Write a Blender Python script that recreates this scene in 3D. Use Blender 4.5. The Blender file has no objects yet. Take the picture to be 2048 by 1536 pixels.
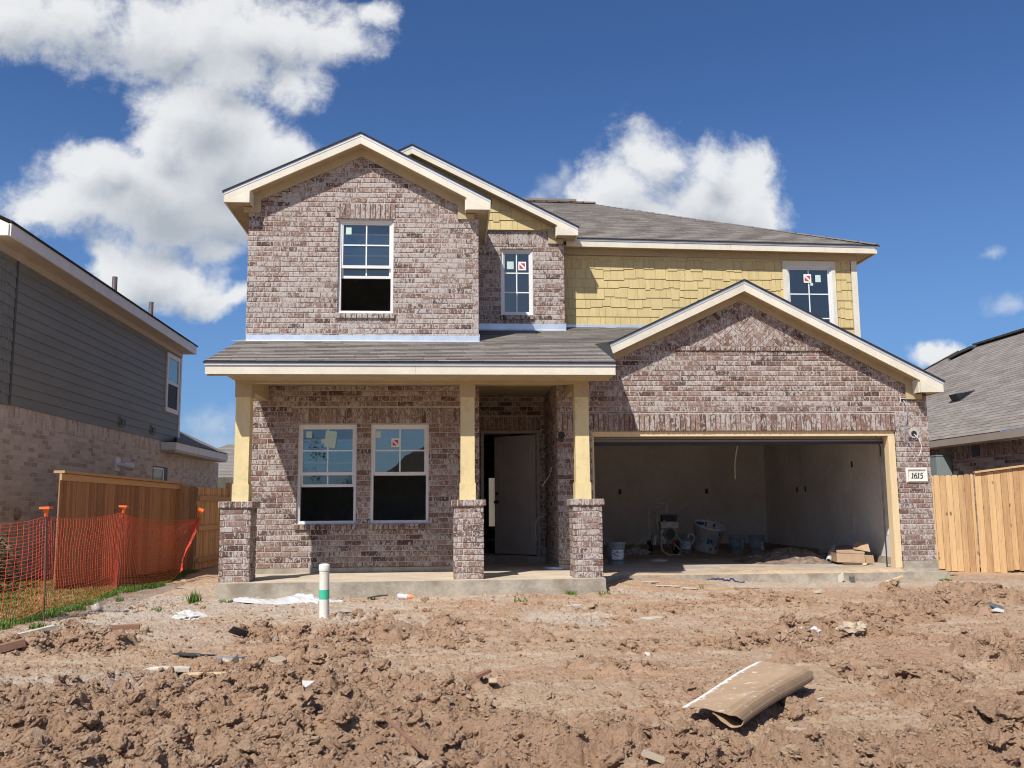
import bpy, math, random
import numpy as np
from mathutils import Vector, Matrix
from mathutils.geometry import tessellate_polygon
R = random.Random(7)
sc = bpy.context.scene
COL = sc.collection

# ------------------------------------------------------------------ helpers
def V(*a): return Vector(a)

class M:
    """collects faces; build() links them as ONE mesh object"""
    def __init__(s): s.v=[]; s.f=[]; s.r=[]; s.p=[]; s.m=[]; s.s=[]
    def face(s, pts, r=.5, p=0., m=0, sm=False):
        b=len(s.v); s.v+= [tuple(q) for q in pts]; s.f.append(tuple(range(b,b+len(pts))))
        s.r.append(r); s.p.append(p); s.m.append(m); s.s.append(sm)
    def mesh(s, vs, fs, r=.5, p=0., m=0, sm=False):
        b=len(s.v); s.v+=[tuple(q) for q in vs]
        for f in fs:
            s.f.append(tuple(b+i for i in f)); s.r.append(r); s.p.append(p); s.m.append(m); s.s.append(sm)
    def box(s, x0,x1,y0,y1,z0,z1, r=.5,p=0.,m=0):
        vs=[(x,y,z) for z in (z0,z1) for y in (y0,y1) for x in (x0,x1)]
        s.mesh(vs,[(0,2,3,1),(4,5,7,6),(0,1,5,4),(2,6,7,3),(0,4,6,2),(1,3,7,5)],r,p,m)
    def obox(s, c, a, b, d, r=.5,p=0.,m=0):
        """oriented box: centre and three half vectors"""
        c,a,b,d=map(Vector,(c,a,b,d))
        vs=[c+i*a+j*b+k*d for k in (-1,1) for j in (-1,1) for i in (-1,1)]
        s.mesh(vs,[(0,2,3,1),(4,5,7,6),(0,1,5,4),(2,6,7,3),(0,4,6,2),(1,3,7,5)],r,p,m)
    def beam(s, p, q, w, h, up=(0,0,1), r=.5,p_=0.,m=0):
        p,q=Vector(p),Vector(q); d=(q-p); l=d.length; d.normalize()
        sd=d.cross(Vector(up)).normalized(); u=sd.cross(d)
        s.obox((p+q)/2, d*l/2, sd*w/2, u*h/2, r,p_,m)
    def prism(s, poly, fn, c0, c1, r=.5,p=0.,m=0):
        n=len(poly); vs=[fn(a,b,c0) for a,b in poly]+[fn(a,b,c1) for a,b in poly]
        fs=[tuple(range(n)),tuple(range(2*n-1,n-1,-1))]+[(i,n+i,n+(i+1)%n,(i+1)%n) for i in range(n)]
        s.mesh(vs,fs,r,p,m)
    def tube(s, pts, rad, n=8, r=.5,p=0.,m=0, sm=True, cap=True):
        pts=[Vector(q) for q in pts]; k=len(pts)
        rad=rad if isinstance(rad,(list,tuple)) else [rad]*k
        t0=(pts[1]-pts[0]).normalized(); u=t0.orthogonal().normalized(); rings=[]
        for i in range(k):
            t=(pts[min(i+1,k-1)]-pts[max(i-1,0)]).normalized()
            u=(u-t*u.dot(t)); u=u.normalized() if u.length>1e-6 else t.orthogonal().normalized()
            w=t.cross(u)
            rings.append([pts[i]+(u*math.cos(2*math.pi*j/n)+w*math.sin(2*math.pi*j/n))*rad[i] for j in range(n)])
        vs=[q for rg in rings for q in rg]
        fs=[(i*n+j,i*n+(j+1)%n,(i+1)*n+(j+1)%n,(i+1)*n+j) for i in range(k-1) for j in range(n)]
        s.mesh(vs,fs,r,p,m,sm)
        if cap: s.face(rings[0][::-1],r,p,m); s.face(rings[-1],r,p,m)
    def lathe(s, prof, base, n=20, axis=(0,0,1), r=.5,p=0.,m=0, sm=True, cap0=True, cap1=True):
        ax=Vector(axis).normalized(); u=ax.orthogonal().normalized(); w=ax.cross(u); b=Vector(base)
        rings=[[b+ax*z+(u*math.cos(2*math.pi*j/n)+w*math.sin(2*math.pi*j/n))*rr for j in range(n)] for rr,z in prof]
        k=len(rings); vs=[q for rg in rings for q in rg]
        fs=[(i*n+j,i*n+(j+1)%n,(i+1)*n+(j+1)%n,(i+1)*n+j) for i in range(k-1) for j in range(n)]
        s.mesh(vs,fs,r,p,m,sm)
        if cap0: s.face(rings[0][::-1],r,p,m)
        if cap1: s.face(rings[-1],r,p,m)
    def build(s, name, mats, parent=None, origin=None):
        me=bpy.data.meshes.new(name)
        if origin is None:
            if parent is not None: origin=Vector(parent.get('_wo',(0,0,0)))
            else:
                a=np.array(s.v); lo,hi=a.min(0),a.max(0)
                origin=Vector(((lo[0]+hi[0])/2,(lo[1]+hi[1])/2,lo[2]))
        o=Vector(origin)
        me.from_pydata([(q[0]-o.x,q[1]-o.y,q[2]-o.z) for q in s.v],[],s.f)
        for mt in (mats if isinstance(mats,(list,tuple)) else [mats]): me.materials.append(mt)
        for nm,dat in (('rnd',s.r),('pale',s.p)):
            at=me.attributes.new(nm,'FLOAT','FACE'); at.data.foreach_set('value',dat)
        me.polygons.foreach_set('material_index',s.m); me.polygons.foreach_set('use_smooth',s.s)
        me.update()
        ob=bpy.data.objects.new(name,me); COL.objects.link(ob)
        if parent is not None:
            po=Vector(parent.get('_wo',(0,0,0))); ob.parent=parent; ob.location=o-po
        else: ob.location=o
        ob['_wo']=tuple(o)
        return ob

def tag(o, label=None, cat=None, group=None, kind=None):
    for k,v in (('label',label),('category',cat),('group',group),('kind',kind)):
        if v: o[k]=v
    return o
def thing(name, loc, label, cat, group=None):
    o=bpy.data.objects.new(name,None); COL.objects.link(o); o.location=loc; o['_wo']=tuple(loc)
    o.empty_display_size=.2
    return tag(o,label,cat,group)
def copy_tree(o, parent=None):
    c=o.copy(); COL.objects.link(c); c.parent=parent
    for ch in [x for x in bpy.data.objects if x.parent==o]: copy_tree(ch,c)
    return c

# ------------------------------------------------------------------ materials
class NT:
    def __init__(s, mt):
        s.t=mt.node_tree; s.L=s.t.links
    def n(s, typ, **kw):
        nd=s.t.nodes.new('ShaderNode'+typ)
        for k,v in kw.items():
            if k.startswith('_'): setattr(nd,k[1:],v)
            else:
                key=int(k[1:]) if k[0]=='i' and k[1:].isdigit() else k.replace('__',' ')
                sk=nd.inputs[key]
                if isinstance(v,bpy.types.NodeSocket): s.L.new(v,sk)
                else: sk.default_value=v
        return nd
    def math(s, op, a, b=None, c=None, clamp=False):
        nd=s.t.nodes.new('ShaderNodeMath'); nd.operation=op; nd.use_clamp=clamp
        for i,v in enumerate((a,b,c)):
            if v is None: continue
            if isinstance(v,bpy.types.NodeSocket): s.L.new(v,nd.inputs[i])
            else: nd.inputs[i].default_value=v
        return nd.outputs[0]
    def mix(s, fac, a, b, bt='MIX'):
        nd=s.t.nodes.new('ShaderNodeMix'); nd.data_type='RGBA'; nd.blend_type=bt; nd.clamp_factor=True
        for k,v in ((0,fac),(6,a),(7,b)):
            if isinstance(v,bpy.types.NodeSocket): s.L.new(v,nd.inputs[k])
            elif k==0: nd.inputs[0].default_value=v
            else: nd.inputs[k].default_value=(*v,1) if len(v)==3 else v
        return nd.outputs[2]
    def ramp(s, fac, stops, interp='LINEAR'):
        nd=s.t.nodes.new('ShaderNodeValToRGB'); s.L.new(fac,nd.inputs[0]); cr=nd.color_ramp; cr.interpolation=interp
        while len(cr.elements)<len(stops): cr.elements.new(.5)
        for e,(p,c) in zip(cr.elements,stops):
            e.position=p; e.color=(c,c,c,1) if not isinstance(c,(tuple,list)) else (*c,1)
        return nd.outputs[0]
    def sm(s, x, a, b):
        nd=s.t.nodes.new('ShaderNodeMapRange'); nd.interpolation_type='SMOOTHSTEP'
        s.L.new(x,nd.inputs[0]); nd.inputs[1].default_value=a; nd.inputs[2].default_value=b
        return nd.outputs[0]
    def noise(s, vec, scale, detail=4, rough=.55, dist=0.):
        nd=s.n('TexNoise',Scale=scale,Detail=float(detail),Roughness=rough,Distortion=dist); s.L.new(vec,nd.inputs['Vector'])
        return nd.outputs['Fac']
    def mapv(s, vec, scale=(1,1,1), rot=(0,0,0), loc=(0,0,0)):
        nd=s.n('Mapping',Scale=scale,Rotation=rot,Location=loc); s.L.new(vec,nd.inputs['Vector']); return nd.outputs[0]
    def attr(s, name): return s.n('Attribute',_attribute_name=name).outputs['Fac']

def newmat(name):
    mt=bpy.data.materials.new(name); mt.use_nodes=True; T=NT(mt)
    b=mt.node_tree.nodes['Principled BSDF']
    geo=T.n('NewGeometry').outputs['Position']
    return mt,T,b,geo
def setbump(T,b,h,strength=.3,dist=.01):
    nd=T.n('Bump',Strength=strength,Distance=dist,Height=h); T.L.new(nd.outputs[0],b.inputs['Normal'])

def pm(name, rgb, rough=.6, var=.12, scale=8., bump=0., bscale=60., rv=0., spec=.5, metal=0., dirt=None, stretch=(1,1,1)):
    """painted / plain surface with uneven tone, fine bump and optional dirt"""
    mt,T,b,geo=newmat(name)
    v=T.mapv(geo,stretch)
    n1=T.noise(v,scale,5); n2=T.noise(v,scale*7,4)
    f=T.math('ADD',T.math('MULTIPLY',n1,.65),T.math('MULTIPLY',n2,.35))
    lo=tuple(c*(1-var*1.6) for c in rgb); hi=tuple(min(1,c*(1+var*1.2)) for c in rgb)
    c=T.mix(T.sm(f,.3,.7),lo,hi)
    if rv:
        rr=T.attr('rnd'); k=T.math('ADD',1-rv,T.math('MULTIPLY',rr,2*rv))
        cb=T.n('CombineColor'); [T.L.new(k,cb.inputs[i]) for i in range(3)]
        c=T.mix(1.,c,cb.outputs[0],'MULTIPLY')
    if dirt:
        d=T.noise(geo,dirt[2],6,.65); c=T.mix(T.math('MULTIPLY',T.sm(d,.52,.72),dirt[1]),c,dirt[0])
    T.L.new(c,b.inputs['Base Color']); b.inputs['Roughness'].default_value=rough
    b.inputs['Specular IOR Level'].default_value=spec; b.inputs['Metallic'].default_value=metal
    if bump: setbump(T,b,T.noise(v,bscale,5),bump,.01)
    return mt

def brick_material(name='fired_brick'):
    mt,T,b,geo=newmat(name)
    rnd=T.attr('rnd'); pale=T.attr('pale')
    off=T.n('CombineXYZ'); T.L.new(T.math('MULTIPLY',rnd,37.),off.inputs[0]); T.L.new(T.math('MULTIPLY',rnd,91.),off.inputs[2])
    vv=T.n('VectorMath',_operation='ADD'); T.L.new(geo,vv.inputs[0]); T.L.new(off.outputs[0],vv.inputs[1]); v=vv.outputs[0]
    base=T.ramp(rnd,[(0,(.095,.055,.043)),(.10,(.155,.092,.07)),(.3,(.24,.146,.108)),(.7,(.285,.187,.147)),(1,(.33,.24,.197))])
    # fired mottling
    mot=T.noise(v,30.,6,.7,.6)
    base=T.mix(T.math('MULTIPLY',T.sm(mot,.46,.60),.9),base,T.mix(.65,base,(.085,.045,.034)))
    # white slurry smeared on: blotchy with steep edges, drawn a little upright
    sl=T.noise(T.mapv(v,(1.5,1.5,.6)),15.,6,.66,1.3)
    fine=T.noise(v,52.,4,.65)
    k=T.math('ADD',T.math('ADD',sl,T.math('MULTIPLY',T.math('SUBTRACT',fine,.5),.38)),T.math('MULTIPLY',T.math('SUBTRACT',T.math('FRACT',T.math('MULTIPLY',rnd,7.31)),.5),.12))
    k=T.math('ADD',k,T.math('MULTIPLY',pale,.22))
    m=T.sm(k,.49,.555)
    white=T.mix(T.noise(v,30.,3),(.37,.33,.295),(.565,.525,.485))
    c=T.mix(T.math('MULTIPLY',m,.84),base,white)
    sp=T.sm(T.noise(v,48.,3,.55),.66,.74)
    c=T.mix(T.math('MULTIPLY',sp,.8),c,(.75,.71,.67))
    T.L.new(c,b.inputs['Base Color']); b.inputs['Roughness'].default_value=.9; b.inputs['Specular IOR Level'].default_value=.2
    setbump(T,b,T.math('ADD',T.noise(v,80.,5,.7),T.math('MULTIPLY',mot,.6)),.7,.006)
    return mt

def coursed_brick(name, axis, cols, mortar, rot=False, bw=.254, bh=.0794):
    """flat brick pattern for the neighbouring houses; axis = horizontal axis of the wall"""
    mt,T,b,geo=newmat(name)
    s=T.n('SeparateXYZ'); T.L.new(geo,s.inputs[0]); cv=T.n('CombineXYZ')
    T.L.new(s.outputs['XYZ'.index(axis)],cv.inputs[1 if rot else 0]); T.L.new(s.outputs[2],cv.inputs[0 if rot else 1])
    br=T.n('TexBrick',Scale=1.,Mortar__Size=.006,Mortar__Smooth=.2,Bias=0.,Brick__Width=bw,Row__Height=bh,
           Color1=(0,0,0,1),Color2=(1,1,1,1),Mortar=(.5,.5,.5,1)); T.L.new(cv.outputs[0],br.inputs['Vector'])
    c=T.ramp(br.outputs[0],[(i/(len(cols)-1),q) for i,q in enumerate(cols)])
    n=T.noise(geo,14.,5,.65,.5); c=T.mix(T.sm(n,.42,.66),c,T.mix(.5,c,(.6,.53,.49)))
    n=T.noise(geo,26.,4,.6); c=T.mix(T.math('MULTIPLY',T.sm(n,.55,.72),.5),c,(.16,.11,.10))
    c=T.mix(br.outputs['Fac'],c,mortar)
    T.L.new(c,b.inputs['Base Color']); b.inputs['Roughness'].default_value=.9; b.inputs['Specular IOR Level'].default_value=.2
    setbump(T,b,T.math('ADD',T.math('MULTIPLY',T.math('SUBTRACT',1.,br.outputs['Fac']),1.),T.math('MULTIPLY',n,.4)),.6,.008)
    return mt

def shingle_material(name, cols):
    mt,T,b,geo=newmat(name)
    rnd=T.attr('rnd')
    c=T.ramp(rnd,[(i/(len(cols)-1),q) for i,q in enumerate(cols)])
    g=T.noise(geo,300.,2,.6); c=T.mix(T.sm(g,.35,.65),T.mix(.5,c,(.05,.045,.04)),T.mix(.25,c,(.45,.42,.38)))
    w=T.noise(geo,1.3,5,.6); c=T.mix(T.math('MULTIPLY',T.sm(w,.4,.7),.28),c,(.33,.30,.26))
    st=T.noise(T.mapv(geo,(3.,3.,14.)),3.,4,.6); c=T.mix(T.math('MULTIPLY',T.sm(st,.5,.75),.3),c,(.30,.25,.21))
    T.L.new(c,b.inputs['Base Color']); b.inputs['Roughness'].default_value=.95; b.inputs['Specular IOR Level'].default_value=.15
    setbump(T,b,g,.5,.004)
    return mt

def wood_material(name, a, bcol, knots=True, axis=2, vscale=1.):
    mt,T,b,geo=newmat(name)
    rnd=T.attr('rnd')
    off=T.n('CombineXYZ'); [T.L.new(T.math('MULTIPLY',rnd,k),off.inputs[i]) for i,k in enumerate((53.,71.,97.))]
    vv=T.n('VectorMath',_operation='ADD'); T.L.new(geo,vv.inputs[0]); T.L.new(off.outputs[0],vv.inputs[1]); v=vv.outputs[0]
    sc_=[9.,9.,9.]; sc_[axis]=.7
    g=T.noise(T.mapv(v,tuple(q*vscale for q in sc_)),3.,5,.6,.8)
    g2=T.noise(T.mapv(v,tuple(q*4 for q in sc_)),5.,3,.6)
    f=T.math('ADD',T.math('MULTIPLY',T.math('ADD',T.math('MULTIPLY',g,.7),T.math('MULTIPLY',g2,.3)),.75),T.math('MULTIPLY',rnd,.35))
    c=T.mix(T.sm(f,.28,.8),a,bcol)
    if knots:
        vo=T.n('TexVoronoi',Scale=1.,_feature='F1'); sk=[4.,4.,4.]; sk[axis]=2.4
        T.L.new(T.mapv(v,tuple(sk)),vo.inputs['Vector'])
        c=T.mix(T.math('MULTIPLY',T.math('SUBTRACT',1.,T.sm(vo.outputs['Distance'],.05,.14)),.75),c,(.11,.05,.022))
    T.L.new(c,b.inputs['Base Color']); b.inputs['Roughness'].default_value=.75; b.inputs['Specular IOR Level'].default_value=.25
    setbump(T,b,g2,.25,.004)
    return mt

def glass_material(name, tint=(.72,.80,.78), refl=.11):
    mt=bpy.data.materials.new(name); mt.use_nodes=True; T=NT(mt); T.t.nodes.clear()
    fr=T.n('Fresnel',IOR=1.5); k=T.math('ADD',T.math('MULTIPLY',fr.outputs[0],1.5),refl,clamp=True)
    tr=T.n('BsdfTransparent',Color=(*tint,1)); geo=T.n('NewGeometry').outputs['Position']
    gl=T.n('BsdfGlossy',Color=(.92,.95,.93,1),Roughness=.008)
    bp=T.n('Bump',Strength=.05,Distance=.02,Height=T.noise(geo,2.2,2)); T.L.new(bp.outputs[0],gl.inputs['Normal'])
    mx=T.n('MixShader'); T.L.new(k,mx.inputs[0]); T.L.new(tr.outputs[0],mx.inputs[1]); T.L.new(gl.outputs[0],mx.inputs[2])
    out=T.n('OutputMaterial'); T.L.new(mx.outputs[0],out.inputs[0]); return mt
def film_material(name, col=(.85,.87,.88), alpha=.5, rough=.25):
    mt,T,b,geo=newmat(name)
    b.inputs['Base Color'].default_value=(*col,1); b.inputs['Roughness'].default_value=rough
    b.inputs['Alpha'].default_value=alpha; setbump(T,b,T.noise(geo,30.,4),.5,.01); return mt

BRICK=brick_material()
MORTAR=pm('mortar_joint',(.47,.435,.40),.95,.14,20,.4,90,spec=.1)
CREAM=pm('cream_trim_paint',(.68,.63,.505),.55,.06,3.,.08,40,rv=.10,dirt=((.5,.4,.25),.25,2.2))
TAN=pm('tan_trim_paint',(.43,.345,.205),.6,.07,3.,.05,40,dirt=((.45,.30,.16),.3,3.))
POSTY=pm('yellow_post_paint',(.70,.565,.29),.55,.06,3.,.06,30,dirt=((.40,.30,.18),.5,8.),stretch=(1,1,.4))
SHAKE=pm('yellow_shake_paint',(.56,.44,.20),.65,.07,6.,.12,60,rv=.05,stretch=(3,3,.6))
METAL=pm('galvanised_flashing',(.62,.68,.74),.38,.08,5.,.05,12,metal=.55,spec=.5)
DRIP=pm('drip_edge_metal',(.62,.66,.70),.4,.06,6.,0,metal=.4)
SHEDGE=pm('shingle_edge',(.028,.026,.026),.95,.3,20)
CONC=pm('cast_concrete',(.37,.325,.255),.9,.20,4.,.5,35,spec=.2,dirt=((.24,.18,.12),.8,3.5))
FLOOR=pm('dusty_concrete_floor',(.42,.36,.29),.9,.16,2.,.2,40,spec=.2,dirt=((.36,.24,.14),.8,1.6))
PORCHF=pm('sandy_concrete_floor',(.55,.46,.34),.9,.12,2.,.2,40,spec=.2,dirt=((.42,.30,.19),.5,2.2))
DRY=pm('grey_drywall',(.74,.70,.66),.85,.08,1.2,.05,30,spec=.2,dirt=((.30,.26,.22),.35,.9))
VINYL=pm('white_vinyl',(.72,.71,.68),.4,.03,4.)
GRILLE=pm('white_grille_bar',(.74,.80,.77),.45,.03,4.)
GLASS=glass_material('window_glass')
DOORP=pm('taupe_door_paint',(.48,.435,.40),.5,.06,4.)
FRAMEP=pm('taupe_frame_paint',(.34,.30,.26),.5,.06,4.)
STUD=wood_material('pine_jamb_wood',(.62,.46,.25),(.78,.62,.38),False)
BLACK=pm('black_plastic',(.02,.02,.022),.5,.1,5.)
DARKSTEEL=pm('dark_steel',(.06,.058,.055),.45,.2,10.,metal=.5)
RUST=pm('rusty_steel_bar',(.15,.085,.06),.8,.3,30.)
SHING=shingle_material('brown_shingles',[(.165,.135,.112),(.245,.205,.172),(.305,.26,.22),(.375,.325,.28)])
STICK=pm('pale_green_label',(.50,.66,.58),.6,.04,5.)
LABW=pm('white_label',(.78,.78,.76),.6,.04,9.)
LABR=pm('red_label',(.50,.05,.07),.6,.05,5.)
BLUE=pm('blue_print',(.03,.13,.36),.6,.1,9.)
ORANGE=pm('orange_plastic',(.88,.12,.03),.5,.08,9.)
CAPO=pm('orange_cap_plastic',(.92,.17,.035),.45,.06,9.)
# ------------------------------------------------------------------ brickwork
CH=.0794; BL=.254; JT=.0115
def emit_brick(mb, fr, u0,u1,z0,z1, n=0., depth=.09, pale=0., r=None):
    r=R.random() if r is None else r
    j=R.uniform(-.0025,.0025); ch=.004
    if u1-u0<.014 or z1-z0<.012: return
    k=[R.uniform(0,.0025) for _ in range(4)]
    o=[(u0,z0),(u1,z0),(u1,z1),(u0,z1)]
    i=[(u0+ch+k[0],z0+ch+k[1]),(u1-ch-k[2],z0+ch+k[3]),(u1-ch-k[1],z1-ch-k[0]),(u0+ch+k[3],z1-ch-k[2])]
    vs=[fr(a,b,n+j) for a,b in i]+[fr(a,b,n+j-.005) for a,b in o]+[fr(a,b,n-depth) for a,b in o]
    fs=[(0,1,2,3)]+[(4+q,4+(q+1)%4,(q+1)%4,q) for q in range(4)]+[(8+q,8+(q+1)%4,4+(q+1)%4,4+q) for q in range(4)]
    mb.mesh(vs,fs,r,pale)
def cut_holes(segs, holes):
    out=segs
    for (a,b,c,d) in holes:
        nx=[]
        for (u0,u1,z0,z1) in out:
            if u1<=a or u0>=b or z1<=c or z0>=d: nx.append((u0,u1,z0,z1)); continue
            if u0<a: nx.append((u0,a,z0,z1))
            if u1>b: nx.append((b,u1,z0,z1))
            ua,ub=max(u0,a),min(u1,b)
            if z0<c: nx.append((ua,ub,z0,c-.004))
            if z1>d: nx.append((ua,ub,d+.004,z1))
        out=nx
    return out
def lay_bricks(mb, fr, u0,u1,z0,z1, holes=(), clip=None, pale=0., n=0., depth=.09, L=BL, phase=0., stagger=.5):
    rows=int(math.ceil((z1-z0)/CH-1e-6))
    for i in range(rows):
        a=z0+i*CH; b=min(a+CH-JT,z1)
        if clip:
            ca=clip(a); cb=clip(b); lo=max(u0,min(ca[0],cb[0])); hi=min(u1,max(ca[1],cb[1]))
        else: lo,hi=u0,u1
        if hi-lo<.03: continue
        x=lo-L*((i%2)*stagger+phase+R.uniform(-.06,.06))
        while x<hi:
            e=x+L+R.uniform(-.006,.006); s,t=max(x,lo),min(e-JT,hi)
            if t-s>.014:
                rr=R.random()
                for q in cut_holes([(s,t,a,b)],holes): emit_brick(mb,fr,*q,n=n,depth=depth,pale=pale,r=rr)
            x=e
def lay_soldier(mb, fr, u0,u1,z0,z1, n=0., depth=.09, pitch=CH, pale=0., holes=()):
    k=max(1,round((u1-u0)/pitch)); w=(u1-u0)/k
    for i in range(k):
        rr=R.random()
        for q in cut_holes([(u0+i*w+JT/2,u0+(i+1)*w-JT/2,z0,z1-JT*.7)],holes): emit_brick(mb,fr,*q,n=n,depth=depth,pale=pale,r=rr)
def wall_backing(mb, fr, poly, holes=(), n=-.008, rev=-.11):
    loops=[[Vector((a,b,0)) for a,b in poly]]+[[Vector(q) for q in ((a,c,0),(b,c,0),(b,d,0),(a,d,0))] for a,b,c,d in holes]
    flat=[q for l in loops for q in l]
    for t in tessellate_polygon(loops): mb.face([fr(flat[i].x,flat[i].y,n) for i in t])
    for a,b,c,d in holes:
        q=[(a,c),(b,c),(b,d),(a,d)]
        for i in range(4):
            p0,p1=q[i],q[(i+1)%4]; mb.face([fr(*p0,n),fr(*p1,n),fr(*p1,rev),fr(*p0,rev)])
def front(Y): return lambda u,z,n: (u,Y-n,z)
def side(X,s): return lambda u,z,n: (X+s*n,u,z)
def clip_poly(poly, pa, pb, pc):
    out=[]; k=len(poly); d=[pa*x+pb*y-pc for x,y in poly]
    for i in range(k):
        j=(i+1)%k
        if d[i]>=0: out.append(poly[i])
        if (d[i]>=0)!=(d[j]>=0):
            t=d[i]/(d[i]-d[j]); out.append((poly[i][0]+t*(poly[j][0]-poly[i][0]),poly[i][1]+t*(poly[j][1]-poly[i][1])))
    return out

# ------------------------------------------------------------------ the house
HO=(2.2,14.,-1.15)
house=thing('brick_house',HO,'two-storey house of mottled brick and yellow shakes under construction','house')
YW,Y2,Y3=14.,15.5,15.9
F0=-.935; FG=-.975; BB=-.857         # porch floor, garage floor, bottom of the brick
XL,XG0,XG1,XR=-3.03,.485,1.67,7.513
# --- window wall + gable wall above (one brick front) -----------------------
W1=(-2.215,-1.345,-.222,1.246); W2=(-1.14,-.272,-.222,1.246); W3=(-1.668,-.826,2.952,4.418)
RL,RRr=(5.56-4.60)/2.03,(5.56-4.56)/1.985        # rake slopes of the front gable
def clipA(z):
    if z<4.45: return (XL,XG0)
    return (max(XL,-1.325-(5.50-z)/RL), min(XG0,-1.325+(5.50-z)/RRr))
br=M(); mo=M(); fA=front(YW)
sol=[(-2.30,XG0,1.262,1.50),(-1.726,-.80,4.43,4.69)]
lay_bricks(br,fA,XL,XG0,BB,2.02,[W1,W2,sol[0],(-2.24,-1.325,-.30,-.2),(-1.165,-.25,-.30,-.2)],pale=-.05)
lay_bricks(br,fA,XL,XG0,BB+40*CH,5.5,[W3,sol[1],(-1.70,-.795,2.87,2.96)],clipA,pale=.13)
lay_soldier(br,fA,-2.30,XG0,1.265,1.50,n=.003,pale=-.05)
lay_soldier(br,fA,-1.726,-.80,4.432,4.69,n=.012,pale=.16)
for (a,b,c) in ((-2.24,-1.325,-.222),(-1.165,-.25,-.222),(-1.70,-.795,2.952)):
    lay_soldier(br,fA,a,b,c-.085,c,n=.035,depth=.12,pale=.3 if c>0 else -.02)
wall_backing(mo,fA,[(XL,BB),(XG0,BB),(XG0,4.47),(-1.325,5.52),(XL,4.47)],[W1,W2,W3])
w_main=br.build('front_brick_wall',BRICK,house); mo.build('mortar',MORTAR,w_main)
# --- recessed brick wall beside the gable ------------------------------------
W4=(.915,1.472,3.253,4.405); br=M(); mo=M(); fB=front(Y2)
lay_bricks(br,fB,XG0-.2,2.012,3.02,4.50,[W4,(.88,1.50,3.17,3.26)],pale=.12)
lay_soldier(br,fB,XG0-.2,2.012,4.50,4.73,pale=.12,holes=[])
lay_soldier(br,fB,.895,1.49,3.168,3.253,n=.03,depth=.12,pale=.1)
wall_backing(mo,fB,[(XG0-.3,2.9),(2.012,2.9),(2.012,4.74),(XG0-.3,4.74)],[W4])
w_b=br.build('recessed_brick_wall',BRICK,house); mo.build('mortar',MORTAR,w_b)
# side return of that wall and of the gable
br=M(); mo=M(); fS=side(2.012,1); lay_bricks(br,fS,Y2,Y3,2.9,4.73); wall_backing(mo,fS,[(Y2,2.9),(Y3,2.9),(Y3,4.73),(Y2,4.73)])
w_s=br.build('side_brick_wall',BRICK,house); mo.build('mortar',MORTAR,w_s); br=M(); mo=M()
fS=side(XG0,1); lay_bricks(br,fS,YW,Y2,2.2,4.55,pale=.2); wall_backing(mo,fS,[(YW,2.2),(Y2,2.2),(Y2,4.55),(YW,4.55)])
w_s=br.build('side_brick_wall',BRICK,house); mo.build('mortar',MORTAR,w_s)
# --- garage front ----------------------------------------------------------------
WG=(2.2,6.975,-2.,1.137); br=M(); mo=M()
GA,GAZ=4.586,3.30; GL_,GR_=.4755,.510
def clipG(z):
    if z<1.70: return (XG1,XR)
    return (max(XG1,GA-(GAZ-z)/GL_), min(XR,GA+(GAZ-z)/GR_))
lay_bricks(br,fA,XG1,XR,BB,2.385,[WG,(XG1,6.985,1.137,1.418),(7.10,7.452,.328,.558)],clipG,pale=-.02)
lay_soldier(br,fA,XG1,6.985,1.139,1.412,n=.016,pale=-.02)
for i in range(18):   # thin mortar wash on the ledge of the soldier course
    pass
a,b=clipG(2.42); lay_soldier(br,fA,a,b,2.388,2.462,n=.022,pale=.02)
hw=CH; hp=[]
c45=math.cos(math.pi/4)
for ix in range(-40,41):
    for iy in range(-40,41):
        t=(ix-iy)%6
        if t==0: q=[(ix,iy),(ix+3,iy),(ix+3,iy+1),(ix,iy+1)]
        elif t==5: q=[(ix,iy),(ix+1,iy),(ix+1,iy+3),(ix,iy+3)]
        else: continue
        cx_=sum(p[0] for p in q)/4; cy_=sum(p[1] for p in q)/4
        g=JT/2/hw; q=[(x+(g if x<cx_ else -g),y+(g if y<cy_ else -g)) for x,y in q]
        q=[((x-y)*c45*hw+4.62,(x+y)*c45*hw+2.80) for x,y in q]
        q=clip_poly(q,0,1,2.468); q=q and clip_poly(q,-GR_,-1,-(GAZ+GR_*GA)); q=q and clip_poly(q,GL_,-1,-(GAZ-GL_*GA))
        if q and len(q)>2: br.prism(q,lambda u,z,n:(u,YW-n,z),R.uniform(-.002,.002),-.05,R.random(),-.02)
wall_backing(mo,fA,[(XG1,BB),(2.2,BB),(2.2,1.137),(6.975,1.137),(6.975,BB),(XR,BB),(XR,1.80),(GA,3.31),(XG1,1.92)])
mo.face([(2.2,YW+.008,1.137),(6.975,YW+.008,1.137),(6.975,YW+.12,1.137),(2.2,YW+.12,1.137)])
mo.face([(6.975,YW+.008,BB),(6.975,YW+.008,1.137),(6.975,YW+.12,1.137),(6.975,YW+.12,BB)])
w_g=br.build('garage_brick_wall',BRICK,house); mo.build('mortar',MORTAR,w_g)
# --- entry alcove ---------------------------------------------------------------------
YA=15.8; DO=(.575,1.575,-.82,1.30); br=M(); mo=M(); fD=front(YA)
lay_bricks(br,fD,XG0,1.72,-.90,1.97,[DO,(XG0,1.6,1.30,1.55)],pale=-.1); lay_soldier(br,fD,XG0,1.6,1.304,1.545,pale=-.1)
wall_backing(mo,fD,[(XG0,-1.),(1.75,-1.),(1.75,2.1),(XG0,2.1)],[DO])
for X_,s_ in ((XG0,1),(XG1,-1)):
    fS=side(X_,s_); lay_bricks(br,fS,YW,YA,BB,1.97,pale=-.08); wall_backing(mo,fS,[(YW,BB),(YA,BB),(YA,1.97),(YW,1.97)])
w_a=br.build('entry_brick_wall',BRICK,house); mo.build('mortar',MORTAR,w_a)
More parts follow.
